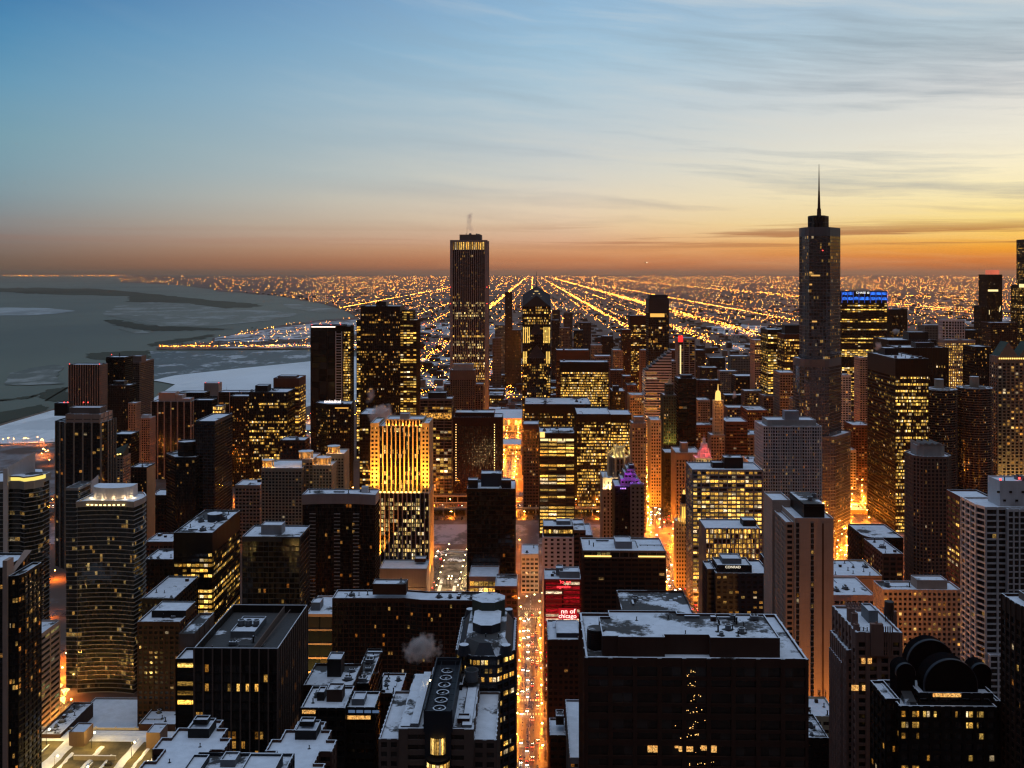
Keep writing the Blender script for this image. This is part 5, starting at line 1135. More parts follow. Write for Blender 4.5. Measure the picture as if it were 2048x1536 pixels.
# green gabled stone tower at the right edge
b = Bd(OF,'stone tower with a green copper gable roof at the right edge',1996,2080,712,1250,22,st('stone','hotel',3.9,.35,5.5,1.6,.6,top=9),960)
M=MB(); z=b.z-.5
for (p,q) in ((1998,2036),(2038,2078)):
    xa,xb=b.lx(p),b.lx(q); m_=(xa+xb)/2; zp=b.lz(684)
    M.q([(xa,0,z),(xb,0,z),(m_,0,zp)],1); M.q([(xa,0,z),(m_,0,zp),(m_,21,zp),(xa,21,z)]); M.q([(m_,0,zp),(xb,0,z),(xb,21,z),(m_,21,zp)]); M.q([(xb,21,z),(xa,21,z),(m_,21,zp)],1)
M.build('gable_roof',[wl('copper'),wl('stone')],b.r)
M=MB(); [M.box(b.x0+1+i*2.7,b.x0+2.6+i*2.7,-.95,-.65,b.z-4,b.z-2.2) for i in range(18)]; M.build('light_row',emat('strip_amber2',(1,.62,.16),2.),b.r)
for x in (1995,2010,2025,2042): spot(b.r,(b.lx(x),-7,b.lz(990)),(b.lx(x),0,b.lz(900)),120000,(1,.60,.18),60)
# lit plaza between golden tower and black glass block
t = thing('round_planter','round snowy planter with curved rings on the lit plaza',"planter",G(-80,1040),1040)
M=MB(); M.cyl(0,0,8.5,0.2,.9,32,0,1); M.build('rim',[wl('stone'),snow('snow')],t)
M=MB()
for r_ in (3.5,6.): [M.tube((r_*math.cos(a),r_*math.sin(a),1.0),(r_*math.cos(a+.25),r_*math.sin(a+.25),1.0),.25,4) for a in [i*.25 for i in range(20)]]
M.build('ring_bed',wl('brown'),t)
sheet('plaza',[(G(-90,915),915),(G(-72,915),915),(G(-72,1085),1085),(G(-90,1085),1085)],.2,PAVE)
for i,(y,w_) in enumerate(((1062,16),(1068,17),(1074,18))):
    M=MB(); cx_=G(-80,y)
    for k in range(14):
        a0=PI*k/14; a1=PI*(k+1)/14; P=lambda a,r_: (cx_+r_*math.cos(a), y-6+r_*.55*math.sin(a))
        M.prism([P(a0,w_),P(a0,w_+1.6),P(a1,w_+1.6),P(a1,w_)][::1],.2,1.3-.2*i,0,1)
    tag(M.build('curved_bench',[wl('stone'),snow('snow')]),'long curved snowy bench wall behind the round planter','bench','curved bench walls by the river')
for gx in (-88,-74):
    M=MB(); M.box(-1.6,1.6,0,48,.2,1.,0,1); o=M.build('planter_bed',[wl('dark'),snow('snow_patchy')],None,(G(gx,930),930,0)); o.rotation_euler.z=YAW; tag(o,'straight dark planting bed edging the lit plaza in front of the round planter','planter','straight planting beds of the plaza')
def bare_tree(x,y,h,label,group,bulbs=False,seed=1,z=.15):
    r=random.Random(seed); t=thing('bare_tree',label,'tree',x,y,z,r.uniform(0,6),group); M=MB(); B_=[]
    M.tube((0,0,0),(0,0,h*.4),.22,6,0,.15)
    def br(p,d,l,rad,n_):
        q=p+d*l; M.tube(p,q,rad,4,0,rad*.6)
        if bulbs: B_.extend([p.lerp(q,k/5) for k in range(1,6)])
        if n_: 
            for _ in range(3): br(q,(d+Vector((r.uniform(-.8,.8),r.uniform(-.8,.8),r.uniform(-.1,.6)))).normalized(),l*.68,rad*.6,n_-1)
    for _ in range(5): br(Vector((0,0,h*.36)),Vector((r.uniform(-.8,.8),r.uniform(-.8,.8),.9)).normalized(),h*.27,.11,2)
    M.build('trunk',wallmat('bark',(.05,.033,.028)),t)
    if bulbs:
        N_=MB(); [N_.box(p.x-.11,p.x+.11,p.y-.11,p.y+.11,p.z-.11,p.z+.11) for p in B_]; N_.build('string_lights',emat('bulb',(1,.62,.14),5.),t)
        link('tree_glow',pt(1400,(1,.55,.12)),t,(0,0,h*.6))
for i in range(10): bare_tree(G((-93,-69)[i%2],935+i*14),935+i*14,7,'bare winter tree at the edge of the snowy plaza','trees on the snowy plaza',False,i)
for i,(px,py) in enumerate(((92,1424),(104,1408),(116,1392),(128,1418),(131,1402))): x,y=gpx(px,py); bare_tree(x,y,9,'bare street tree wrapped in golden lights between two dark towers','trees wrapped in golden lights',True,40+i)
# name signs on two hotels
text(CONR.r,'CONRAD',(CONR.lx(1466,3.4),3.4,CONR.lz(1134.5,3.4)),2.2,emat('sign_warm',(1,.88,.66),1.2),sx=1.05)
a=HOTEL3; text(a.r,'swissôtel',(a.lx(665,-.5),-.5,a.lz(803.5)+.4),6.0,emat('sign_red',(1,.86,.80),2.6))
M=MB(); M.box(a.lx(670),a.lx(697),-.35,-.05,a.lz(817),a.lz(815)); M.build('light_strip',emat('strip_amber',(1,.50,.10),1.1),a.r)
# ---------------------------------------------------------------- nearest buildings
# big brown grid block
b = Bd(OF,'largest brown block in front, deep square window grid under a snow roof',1172,1614,1316,350,46,st('brown','vdark',4.5,.24,8.85,1.5,.35,top=3.2,ins=.7,alt=1.9,cap=True),None)
W_=b.lx(1205,4),b.lx(1558,4)
z1=b.lz(1273,4); M=MB(); pl=[(W_[0],4),(W_[0]+5.5,4),(W_[0]+5.5,3.2),(W_[0]+22,3.2),(W_[0]+22,6),(W_[0]+38,6),(W_[0]+38,3.2),(W_[1],3.2),(W_[1],28),(W_[0]+30,28),(W_[0]+30,31),(W_[0]+4,31),(W_[0]+4,24),(W_[0],24)]
pi_=inset(pl,.35)
for i in range(len(pl)):
    j=(i+1)%len(pl); p,q,u,v=pl[i],pl[j],pi_[i],pi_[j]
    M.q([(*p,b.z-1.2),(*q,b.z-1.2),(*q,z1),(*p,z1)]); M.q([(*p,z1),(*q,z1),(*v,z1),(*u,z1)],1); M.q([(*v,z1-.7),(*u,z1-.7),(*u,z1),(*v,z1)])
M.build('upper_wall',[wl('brown'),snow('snow')],b.r); M=MB(); M.q([(*p,z1-.7) for p in inset(pl,.353)]); M.build('upper_roof',[snow('snow_patchy')],b.r)
r=random.Random(8)
for i in range(13): put(b.r,r.choice(('vent_pipe','vent_pipe','stair_hatch','cooling_fan')),r.uniform(W_[1]-22,W_[1]-2),r.uniform(6,26),z1-.7,0,r.uniform(.5,.9))
for (x,y) in ((30,8),(14,22),(44,18),(26,24),(52,10)): put(b.r,'vent_pipe',W_[0]+x,y,z1-.7,0,.5)
for (x,y,k) in ((47,24,'duct'),(58,24,'air_handler'),(35,25,'duct')): put(b.r,k,W_[0]+x,y,z1-.7,0,.7)
M=MB(); M.cyl(b.x0+4.4,12,3.3,b.z-1,b.z+6,20,0,1); [M.cyl(b.x0+4.4,12,3.45,b.z-.4+k*.8,b.z-.1+k*.8,20,0) for k in range(7)]; M.build('cooling_tower',[wl('dark'),snow('snow_patchy')],b.r)
M=MB()
for k in range(8): M.tube((b.x0+.9,3+k*5,b.z-1),(b.x0+.9,3+k*5,b.z+.9),.05,4)
M.tube((b.x0+.9,3,b.z+.9),(b.x0+.9,38,b.z+.9),.05,4); M.build('railing',wl('dark'),b.r)
ROOM=mat('lit_room',lambda n,out:principled(n,out,(.05,.03,.01),.4,.4,emis=n.mix(n.noise(n.n('ShaderNodeTexCoord').outputs['Object'],1.1,2.),(1,.30,.03),(1,.70,.24)),es=n.rng(n.noise(n.n('ShaderNodeTexCoord').outputs['Object'],1.7,4.,.75),.36,.64,.03,1.5)),'NONE')
for (xa,xb,ya,yb) in ((1296,1304,1492,1505),(1305.5,1316,1492,1505),(1350,1358,1492,1496),(1358,1386,1493,1503),(1402,1414,1491,1500),(1416,1433,1491,1504),(1320,1332,1476,1480),(1312,1326,1452,1457),(1308,1328,1474,1479)):
    if ya<1490: continue
    M=MB(); M.box(b.lx(xa),b.lx(xb),-.6+.0,-.45+.9,b.lz(yb),b.lz(ya)); o=M.build('lit_window',ROOM,b.r,(0,.35,0))
rr=random.Random(5); SPK=MB(); SPK.sphere((0,0,0),.12,6); SPM=SPK.mesh('reflection_speck',[emat('reflection_glow',(1,.55,.16),3.)])  # added glowing specks imitate a tree of lights reflected in the panes
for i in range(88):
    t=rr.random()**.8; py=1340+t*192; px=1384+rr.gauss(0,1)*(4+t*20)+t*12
    link('reflection_speck',SPM,b.r,(b.lx(px,.5),.62,b.lz(py)),0,(rr.uniform(.6,1.4),)*3)
# dark roof just behind it
b2=Bd(OF,'low dark roofed block with small white skylights behind the big brown block',1248,1392,1236,480,42,st('brown','dark',3.8,.4,4.,.8,.2,top=2,roof='snow_thin'),None)
M=MB(); [M.box(b2.lx(1290)+i*2.6,b2.lx(1290)+i*2.6+1.6,28+(i%3)*2.6,29.4+(i%3)*2.6,b2.z-1.1,b2.z-.6,0) for i in range(9)]; M.build('skylight',snow('snow_clean'),b2.r); clutter(b2.r,b2.x0,b2.x0+12,6,38,b2.z-1.1,3,2,.7)
# tan slab tower with window columns
b=Bd(HT,'tan blank slab tower with three dark window columns and a black roof box',1590,1667,1036,560,16,None,sec=False)
section(b.r,rect(b.x0,b.x1,0,40),0,b.z,st('tan','vdark',3.,.985,400,0,top=2.5,roof='snow'),zv=None if 0 else b.z)
wm=MB(); wm.q([(-.75,0,0),(.75,0,0),(.75,0,2.0),(-.75,0,2.0)],0,[(0,0),(1,0),(1,.99),(0,.99)]); wm.box(-.85,.85,.02,.10,-.1,2.1,1); WMESH=wm.mesh('window',[gl('hotel'),wl('dark')])
for px in (1595.5,1624.5):
    for k in range(46):
        o=link('window',WMESH,b.r,(b.lx(px)+(k%7)*.002,-.13,b.z-5.-k*3.02)); 
        if b.z-5-k*3.02<22: break
M=MB(); M.box(b.lx(1644),b.lx(1647.5),-.12,.1,40,b.z-3); M.build('window_strip',wl('rust'),b.r)
section(b.r,rect(b.x0-4.2,b.x0-.05,3,39),0,b.z-3,st('tan','hotello',3.,.42,2.9,1.3,.2,top=1.5),zat(1420,560),wname='side_wall',rname='side_roof')
section(b.r,rect(b.lx(1545,30),b.lx(1581,30),30,52),0,b.lz(1000,30),st('tan','reslo',3.,.97,300,0,top=2),b.z,wname='rear_wall',rname='rear_roof')
M=MB(); x0,x1=b.lx(1608,3),b.lx(1649,3); M.box(x0,x1,3,34,b.z-1.1,b.lz(1008,3),0,1); M.box(x0-.3,x1+.3,2.7,34.3,b.lz(1014,3),b.lz(1012.5,3),0); M.build('roof_box',[wl('black'),snow('snow_thin')],b.r)
for (px,dy) in ((1620,12),(1628,20)): put(b.r,'cooling_fan',b.lx(px,dy),dy,b.lz(1008,3))
for x in (1600,1630,1660): spot(b.r,(b.lx(x,-16),-16,10),(b.lx(x),0,62),420000,(1,.36,.05),100)
spot(b.r,(b.x1+12,-6,12),(b.x1-4,0,70),420000,(1,.36,.05),100)
# white framed residential tower at the right
b=Bd(RT,'white framed residential tower with a pale penthouse block at the right edge',1972,2090,1014,520,24,st('white','reslo',3.1,.24,5.8,.85,.4,top=1.5,ins=.8),1420,poly=lambda s:[(s.x0-2.6,6),(s.x0,0),(s.x1,0),(s.x1,24),(s.x0-2.6,24)])
b.sec(2016,2085,1018,-2.2,2.,st('white','reslo',3.1,.2,2.9,.6,.3,top=1.5),1420,wname='bay_wall',rname='bay_roof'); b.blk(2000,2090,962,5,14,1018,'white'); M=MB(); [M.box(b.lx(2003)+i*3.2,b.lx(2003)+i*3.2+1.4,4.7,4.95,b.lz(985,6)-(i%2)*4.5,b.lz(981,6)-(i%2)*4.5) for i in range(7)]; M.build('louvre',wl('dark'),b.r); put(b.r,'beacon',b.lx(2001,7),7,b.lz(962,6)); put(b.r,'beacon',b.lx(2044,7),10,b.lz(962,6)); clutter(b.r,b.lx(2002),b.lx(2080),6,18,b.lz(962,6)-.8,4,4)
b.sec(1980,2014,1310,-3,2.8,st('white','res',3.1,.24,5.,.8,.4,top=1.),1400,wname='podium_wall',rname='podium_roof')
# red lettered inn
b=Bd(HT,'narrow inn washed in red light with its name in white letters',1089,1162,1158,700,24,st('brick','red',3.2,.34,24,.3,.1,top=2.,roof='snow'),1255); b.blk(1119,1159,1143,6,12,1160,'grey'); b.blk(1112,1126,1136,10,8,1150,'steel'); clutter(b.r,b.x0,b.x0+10,4,20,b.z-1.1,2,2,.7)
SR=emat('sign_pink',(1,.55,.50),2.6); SR2=emat('sign_deepred',(1,.05,.06),2.6)
M=MB(); M.box(b.lx(1117),b.lx(1154),-.7,-.45,b.lz(1238),b.lz(1216)); M.build('sign_panel',emat('panel_red',(.6,.01,.02),.6),b.r)
text(b.r,'nn of',(b.lx(1136),-.85,b.lz(1222)),4.4,SR,sx=1.1); text(b.r,'chicago',(b.lx(1135),-.85,b.lz(1231.5)),4.2,SR,sx=1.0)
text(b.r,'nn of',(b.lx(1131),-.55,b.lz(1163.5)),3.4,SR2,sx=1.1,mirror=True); text(b.r,'chicago',(b.lx(1127),-.55,b.lz(1173)),2.8,SR2,sx=1.15,mirror=True)
for px in (1100,1125,1150): spot(b.r,(b.lx(px),-9,b.lz(1262)),(b.lx(px),0,b.lz(1215)),20000,(1,.015,.03),100)
link('sign_glow',pt(1200,(1,.03,.05)),b.r,(b.lx(1135),-3.,b.lz(1246)))
rb=Bd(LB,'brown block with snow roof and window grid below the red inn',1096,1158,1279,600,34,st('brown','hotello',3.3,.45,2.9,1.2,.2,top=4),1500); rb.sec(1113,1160,1266,6,22,st('slate','vdark',9,.97,80,0,top=.01),zb=rb.z-1.1,wname='upper_wall',rname='upper_roof')
M=MB(); xa,xb=rb.lx(1106,14),rb.lx(1158,14); z=rb.lz(1264,14); M.q([(xa,22,z),(xb,22,z),(xb,28,z+2.2),(xa+3,28,z+2.)]); M.q([(xa,22,z),(xa+3,28,z+2.),(xa,33,z)]); M.build('sloped_roof',snow('snow'),rb.r)
Bd(LB,'long low building with bright snow roof squeezed left of the big brown block',1140,1175,1515,470,64,st('grey','vdark',4,.6,5.,.6,.2,top=3,roof='snow_clean'),None)
b=Bd(LB,'small low block with patchy snow roof left of the long bright roof',1100,1131,1470,520,20,st('brown','dark',4,.5,4.,.8,.2,top=2,roof='snow'),None); b.blk(1112,1128,1432,6,8,1450,'dark')
# wide brown bent slab
b=Bd(RT,'wide dark brown apartment slab with a slight bend and many small lit windows',664,988,1197,640,17,st('brown','res',2.85,.20,3.6,.5,.12,top=3.),None,poly=lambda s:[(s.x0,0),(s.x0+46,1.),(s.x0+58,-2.5),(s.x1,-2.5),(s.x1,14.5),(s.x0+58,15),(s.x0+46,17.5),(s.x0,17)])
b.blk(745,812,1168,2,10,1190,'brown'); clutter(b.r,b.x0+4,b.x0+26,2,15,b.z-1.1,5,3,.8); clutter(b.r,b.x0+60,b.x1-4,0,12,b.z-1.1,9,6,.8); put(b.r,'vent_pipe',b.lx(802,6),6,b.lz(1168,2),0,1.)
Bd(LB,'brick shop block with a snow roof behind the bent slab right end',990,1034,1172,760,30,st('brick','hotel',4.,.4,4.,.8,.2,top=3),None)
# amber glowing gallery left of the slab
b=Bd(LB,'glowing amber glass hall squeezed between blue glass block and brown slab',612,666,1228,700,40,st('tan','cool',9,.12,20,.6,.3,top=2,roof='snow'),None); b.blk(622,640,1205,10,12,1222,'steel')
for px in (620,640,658): spot(b.r,(b.lx(px),-16,3),(b.lx(px),0,30),70000,(1,.50,.10),100)
# octagonal roofed block
b=Bd(OF,'eight sided building with snow rimmed mansard roof and cut corners',909,1029,1312,450,58,st('slate','office',3.7,.42,3.4,.6,.3,top=2),None,poly=lambda s: chamfer(s.x0,s.x1,0,58,8))
M=MB(); z=b.z-.9
p0=chamfer(b.x0+1,b.x1-1,1,57,7.5); p1=chamfer(b.x0+4.5,b.x1-4.5,5,53,6.5)
k=8
for i in range(k):
    j=(i+1)%k; m0=(.12,.88)
    L0=lambda t,P=p0,Q=p1: None
    M.q([(*p0[i],z),(*p0[j],z),(*p1[j],z+5),(*p1[i],z+5)],i%2)
M.q([(*p,z+5) for p in p1],1); M.build('mansard',[wl('slate'),snow('snow_patchy')],b.r)
M=MB(); p=chamfer(b.x0+7,b.x1-7,16,40,4.); M.prism(p,z+4.5,z+9,0,1); M.build('upper_storey',[wl('slate'),snow('snow_clean')],b.r)
M=MB(); p=chamfer(b.x0+5.5,b.x1-5.5,36,52,5.); M.prism(p,z+4.5,z+13,0,1); M.build('rear_crown',[wl('green'),snow('snow')],b.r)
for x in (-6,0,6): put(b.r,'vent_pipe',x,12,z+4.5,0,.7)
for (x,y) in ((b.x0+4,4),(b.x1-4,4),(b.x0+4,52),(b.x1-4,52)): M=MB(); M.cyl(x,y,3.2,z+.2,z+4.6,10,0,1,2.2); M.build('corner_turret',[wl('slate'),snow('snow')],b.r)
# long roofed hospital with a trough of fans
b=Bd('hospital','broad stone building with a long trough of six round roof fans',798,946,1457,400,54,st('taupe','vdark',4.,.5,14.8,7.,.3,top=2.5,ins=.8),None)
for (p,q) in ((758,797.5),(946.5,992)): b.sec(p,q,1478,3,46,st('taupe','hotel',3.8,.45,4.2,1.6,.3,top=1.5),None,wname='wing_wall',rname='wing_roof')
zr=b.z-1.1
for (xa,xb,h) in ((b.x0+.5,b.x0+4.2,1.6),(b.x0+4.4,b.x0+7.6,2.6),(b.x1-4.4,b.x1-.6,2.2),(b.x1-8,b.x1-4.8,1.4)): M=MB(); M.box(xa,xb,1,53,zr,zr+h,0,1); M.build('roof_monitor',[wl('steel'),snow('snow')],b.r)
xa,xb=b.lx(847,-1),b.lx(905,-1); zt=b.lz(1419,-1)
M=MB(); M.box(xa,xa+.5,-1,53,zr,zt); M.box(xb-.5,xb,-1,53,zr,zt); M.box(xa+.5,xb-.5,-1,-.5,zr-30,zt-.6); M.box(xa+.5,xb-.5,52.5,53,zr,zt); M.box(xa+.5,xb-.5,-.5,52.5,zr,zt-3.2)
for k in range(9): M.tube((xa+.5,2+k*6,zt-.2),(xb-.5,2+k*6,zt-.2),.09,4)
M.tube((xa+2.6,0,zt-1),(xa+2.6,52,zt-1),.12,5); M.tube((xb-2.6,0,zt-1),(xb-2.6,52,zt-1),.12,5); M.build('fan_trough',wl('slate'),b.r)
fm=MB()
for i in range(24):
    a0,a1=2*PI*i/24,2*PI*(i+1)/24; o_,n_=2.7,2.2
    fm.q([(o_*math.cos(a0),o_*math.sin(a0),0),(o_*math.cos(a1),o_*math.sin(a1),0),(o_*math.cos(a1),o_*math.sin(a1),1.3),(o_*math.cos(a0),o_*math.sin(a0),1.3)],0); fm.q([(o_*math.cos(a0),o_*math.sin(a0),1.3),(o_*math.cos(a1),o_*math.sin(a1),1.3),(n_*math.cos(a1),n_*math.sin(a1),1.3),(n_*math.cos(a0),n_*math.sin(a0),1.3)],2); fm.q([(n_*math.cos(a1),n_*math.sin(a1),.2),(n_*math.cos(a0),n_*math.sin(a0),.2),(n_*math.cos(a0),n_*math.sin(a0),1.3),(n_*math.cos(a1),n_*math.sin(a1),1.3)],1)
for i in range(5):
    a=2*PI*i/5; fm.q([(0,0,.75),(2.1*math.cos(a-.28),2.1*math.sin(a-.28),.6),(2.1*math.cos(a+.28),2.1*math.sin(a+.28),.95)],0)
fm.cyl(0,0,.5,.4,1.,10,0,2); fm.cyl(0,0,2.2,.0,.2,20,1)
FAN=fm.mesh('roof_fan',[wl('steel'),wl('black'),snow('snow')])
for k in range(6): link('roof_fan',FAN,b.r,((xa+xb)/2,5+k*7.6,zt-3.2))
block(b.r,b.x0+9,xa-1,12,24,zr,zr+4,'taupe'); block(b.r,xb+1.5,xb+6.5,4,9,zr,zr+3.4,'brown','stair_head'); block(b.r,xb+1.2,b.x1-9,36,50,zr,zr+4,'dark','plant_room','snow_thin')
put(b.r,'cooling_fan',xb+5,42,zr+3.2,0,2.2); put(b.r,'vent_pipe',b.x0+10,5,zr); put(b.r,'vent_pipe',b.x0+12,7,zr,0,.8)
link('roof_lamp',pt(900,(1,.66,.2),.15),b.r,(xa-1.5,40,zr+4)); M=MB(); M.sphere((xa-1.5,40,zr+4),.4); M.build('lamp_globe',LAMPW,b.r); block(b.r,b.x0+9,xa-1.,44,52,zr,zr+5,'cream','stair_head')
M=MB(); cxm=(xa+xb)/2; zz=b.lz(1472)
for lvl in range(14):
    zl=zz-7.6-lvl*4.2 if lvl else zz-6.4; h_=6.4 if lvl==0 else 3.; rr=3.0 if lvl==0 else 4.6
    for i in range(9):
        a0=PI+PI*i/9; a1=PI+PI*(i+1)/9; y0=-1.2 if lvl==0 else -.9
        M.q([(cxm+rr*math.cos(a0),y0+rr*.5*math.sin(a0),zl),(cxm+rr*math.cos(a1),y0+rr*.5*math.sin(a1),zl),(cxm+rr*math.cos(a1),y0+rr*.5*math.sin(a1),zl+h_),(cxm+rr*math.cos(a0),y0+rr*.5*math.sin(a0),zl+h_)],0,[(i,lvl),(i+1,lvl),(i+1,lvl+.99),(i,lvl+.99)])
M.build('bay_window',glass('bay',1.05,.1,(1,.50,.08),(1,.66,.20),1.05,1,.10,clus=3.),b.r)
M=MB()
for lvl in range(13): M.cyl(cxm,-.9,4.8,zz-8.9-lvl*4.2,zz-7.7-lvl*4.2,20,0)
M.build('bay_balcony',wl('dark'),b.r)
# dark roofs between the blue glass block and the hospital
b=Bd(OF,'dark block with lit top windows and cluttered snow roof left of the hospital',602,690,1415,420,22,st('dark','dark',4.,.4,3.6,.6,.2,top=1.5),None); b.blk(653,684,1379,8,7,1405,'brown'); b.blk(634,648,1384,9,6,1407,'dark'); clutter(b.r,b.x0,b.x0+7,2,20,b.z-1.1,3,2,.6)
M=MB(); M.box(b.lx(604.5),b.lx(631),-.42,-.1,b.lz(1427),b.lz(1420)); M.build('lit_window',ROOM,b.r)
b=Bd(OF,'low wing with a row of pale blue windows and lit rooms below',691,749,1414,424,16,st('dark','vdark',4,.6,4.,.5,.2,top=1.5),None); M=MB(); M.box(b.lx(682),b.lx(741),-.42,-.1,b.lz(1438),b.lz(1431)); M.build('lit_window',ROOM,b.r)
M=MB(); [M.box(b.lx(697)+i*3.4,b.lx(697)+i*3.4+2.8,-.42,-.1,b.lz(1425),b.lz(1420)) for i in range(4)]; M.build('pale_window',emat('paleblue',(.20,.34,.62),.35),b.r); b.blk(703,728,1398,4,8,1412,'steel','roof_light')
b=Bd(OF,'dark parapeted roof with a tall chimney block behind the lit top windows',607,706,1370,470,26,st('brown','dark',4,.4,4.,.6,.2,top=3,roof='snow_thin'),None); b.blk(654,682,1318,12,9,1368,'dark','chimney_block'); clutter(b.r,b.x0+16,b.x1,4,22,b.z-1.1,4,7,.7)
b=Bd(OF,'black block with a snow edged sloping roof line beside the brown slab',705,737,1366,480,44,st('black','dark',4,.35,4.,.4,.2,top=2,roof='snow_patchy'),None,clut=6)
Bd(LB,'lower snow covered terrace tucked before the brown bent slab',752,800,1386,520,26,st('brown','dark',4,.45,4.,.8,.2,top=2,roof='snow'),None,clut=4)
# blue glass block
b=Bd(OF,'large blue glass block with upright fins and a sunken dark roof',388,556,1297,430,56,None,sec=False)
section(b.r,rect(b.x0,b.x1,0,56),0,b.z,st('dark','officelo',4.1,.18,4.,.55,.55,top=7,ins=.4,roof='snow_bare',cap=False,pwall='taupe'),None,par=3.5)
M=MB(); t_=.25
for (x0,x1,y0,y1) in ((b.x0,b.x1,0,t_),(b.x0,b.x0+t_,t_,56),(b.x1-t_,b.x1,t_,56),(b.x0+t_,b.x1-t_,56-t_,56)): M.box(x0,x1,y0,y1,b.z+.01,b.z+.3,0)
M.build('snow_edge',snow('snow_clean'),b.r)
block(b.r,b.x0+9,b.x0+20,22,42,b.z-3.5,b.z-.5,'steel','roof_plant'); M=MB(); M.q([(b.x1-11,4,b.z-3.4),(b.x1-10.6,4,b.z-3.4),(b.x1-6.6,50,b.z),(b.x1-7,50,b.z)]); M.box(b.x1-11,b.x1-10.6,1,55,b.z-3.5,b.z); M.build('roof_screen',wl('taupe'),b.r); clutter(b.r,b.x0+2,b.x1-12,4,20,b.z-3.5,5,12,.8)
for i in range(3): put(b.r,'cooling_fan',b.x0+11+i*3.5,32,b.z-1.3,0,1.1)
b.sec(357,388,1268,26,28,st('taupe','bands',4.1,.45,8.,.4,.2,top=8.,cap=True,roof='snow_thin'),None,wname='wing_wall',rname='wing_roof')
b.sec(351,388,1318,12,13,st('dark','bands',4.1,.5,9.,.3,.2,top=2.),None,wname='annex_wall',rname='annex_roof')
# brown hotel with dotted windows
b=Bd(HT,'dark brown tower with dotted warm windows left of the blue glass block',275,360,1243,620,30,st('brown','hotello',3.,.45,3.2,1.1,.2,top=3,roof='snow'),1440); b.blk(303,372,1221,10,18,1240,'dark'); clutter(b.r,b.x0,b.x1,2,28,b.z-1.1,3,5,.8)
# black office box
b=Bd(OF,'black box office with a cluttered frosty roof and lit bands on its flank',347,425,1065,760,72,st('black','bands',3.9,.4,3.4,.25,.1,top=16,roof='snow_patchy'),1220); clutter(b.r,b.x0,b.x1,4,66,b.z-1.1,12,3); M=MB(); M.cyl(4,40,6,b.z-1,b.z+5,10,0,1); M.build('cooling_tower',[wl('slate'),snow('snow_patchy')],b.r)
b=Bd(OF,'dark glass office with a white roof box and a green lit corner',484,600,1073,760,34,st('slate','dark',3.9,.2,4.,.15,.08,top=4,roof='snow'),1215); b.blk(522,563,1050,9,12,1073,'grey'); M=MB(); M.box(b.lx(564),b.x1-.3,-.42,-.08,b.lz(1090),b.lz(1076)); M.box(b.x1+.06,b.x1+.4,1,30,b.lz(1090),b.lz(1078)); M.build('lit_room',glass('greenroom',1.1,.1,(.70,.62,.10),(.95,.75,.18),.75,3,.05,clus=2.),b.r)
# curved white banded towers
def curvedtower(b, xa, xb, z, zv, flank, zb=0.):
    pl=bow(xa,xb,0,30,-3.2,12); pl=pl[:-2]+[(xb+1.,4),(xb+1.6,10),(xb+.6,18),(xb-5,28),(xa,28)]
    section(b.r,pl,zb,z,St('concrete','curved',3.05,.11,4.6,0,0,.55,4.2,'snow',bandd=.15),zv); return pl
b=Bd(RT,'curved glass tower with thin white floor edges and a lit white roof drum',156,272,1001,715,30,None,sec=False)
curvedtower(b,b.x0,b.x1,b.z,zat(1392,715),6.4)
b.sec(130,155.6,976,5,24,St('grey','curved',3.05,.13,4.6,0,0,.4,2,'snow_thin'),1390,wname='wing_wall',rname='wing_roof')
M=MB(); x0,x1=b.lx(176,6),b.lx(256,6); cxx=(x0+x1)/2; rr=(x1-x0)/2
pl=[(cxx+rr*math.cos(PI+PI*i/16),16+9*math.sin(PI+PI*i/16)) for i in range(17)]+[(x1,24),(x0,24)]
M.prism(pl,b.z-1.1,b.lz(977,6),0,1); M.build('roof_drum',[wl('white'),snow('snow_clean')],b.r)
for i in range(6): a=PI+PI*(i+.5)/6; link('floodlight',pt(420,(1,.74,.36),.15),b.r,(cxx+(rr+1.6)*math.cos(a),16+10.6*math.sin(a),b.z-.2))
M=MB(); xa,xb=b.lx(158,22),b.lx(184,22)
for i in range(8):
    t0,t1=i/8,(i+1)/8; f=lambda t:(xa+(xb-xa)*t,22+10*t*t); za=lambda t:b.lz(974,22)+ (b.lz(955,22)-b.lz(974,22))*t*t
    p,q=f(t0),f(t1); M.q([(*p,b.z-1),(*q,b.z-1),(*q,za(t1)),(*p,za(t0))]); M.q([(q[0],q[1]+.5,b.z-1),(p[0],p[1]+.5,b.z-1),(p[0],p[1]+.5,za(t0)),(q[0],q[1]+.5,za(t1))]); M.q([(*p,za(t0)),(*q,za(t1)),(q[0],q[1]+.5,za(t1)),(p[0],p[1]+.5,za(t0))])
M.build('fin_wall',wl('white'),b.r)
lm=MB(); lm.box(-.85,.85,-.1,.1,-.45,.45); LM=lm.mesh('soffit_lamp',[emat('soffit',(1,.74,.30),3.2)])
for i in range(13): t=(i+.5)/13; link('soffit_lamp',LM,b.r,(b.x0+b.w*t,-3.2+4*3.2*t*(1-t)*-1+3.2-.45 if 0 else -12.8*t*(1-t)-.45,b.z-2.5))
M=MB(); M.box(b.lx(156)-.5,b.lx(156)+.5,-.7,.3,0,b.z-4); M.build('corner_mullion',wl('grey'),b.r)
for x in (170,215,262): spot(b.r,(b.lx(x,-14),-14,3),(b.lx(x),-3,26),26000,(1,.45,.09),90)
b=Bd(RT,'white edged curved tower with a yellow lit top storey, cut by the left edge',-52,74,963,700,30,None,sec=False)
pl=[(b.x0,0),(b.lx(17),0),(b.lx(17),2),(b.lx(36),2.),(b.lx(50),-1.),(b.lx(64),3.),(b.lx(74),10.),(b.lx(80,18),18),(b.lx(80,18),34),(b.x0,34)]
section(b.r,pl,0,b.z,St('concrete','curved',3.05,.11,4.6,0,0,.55,5.5,'snow',bandd=.15),zat(1290,700))
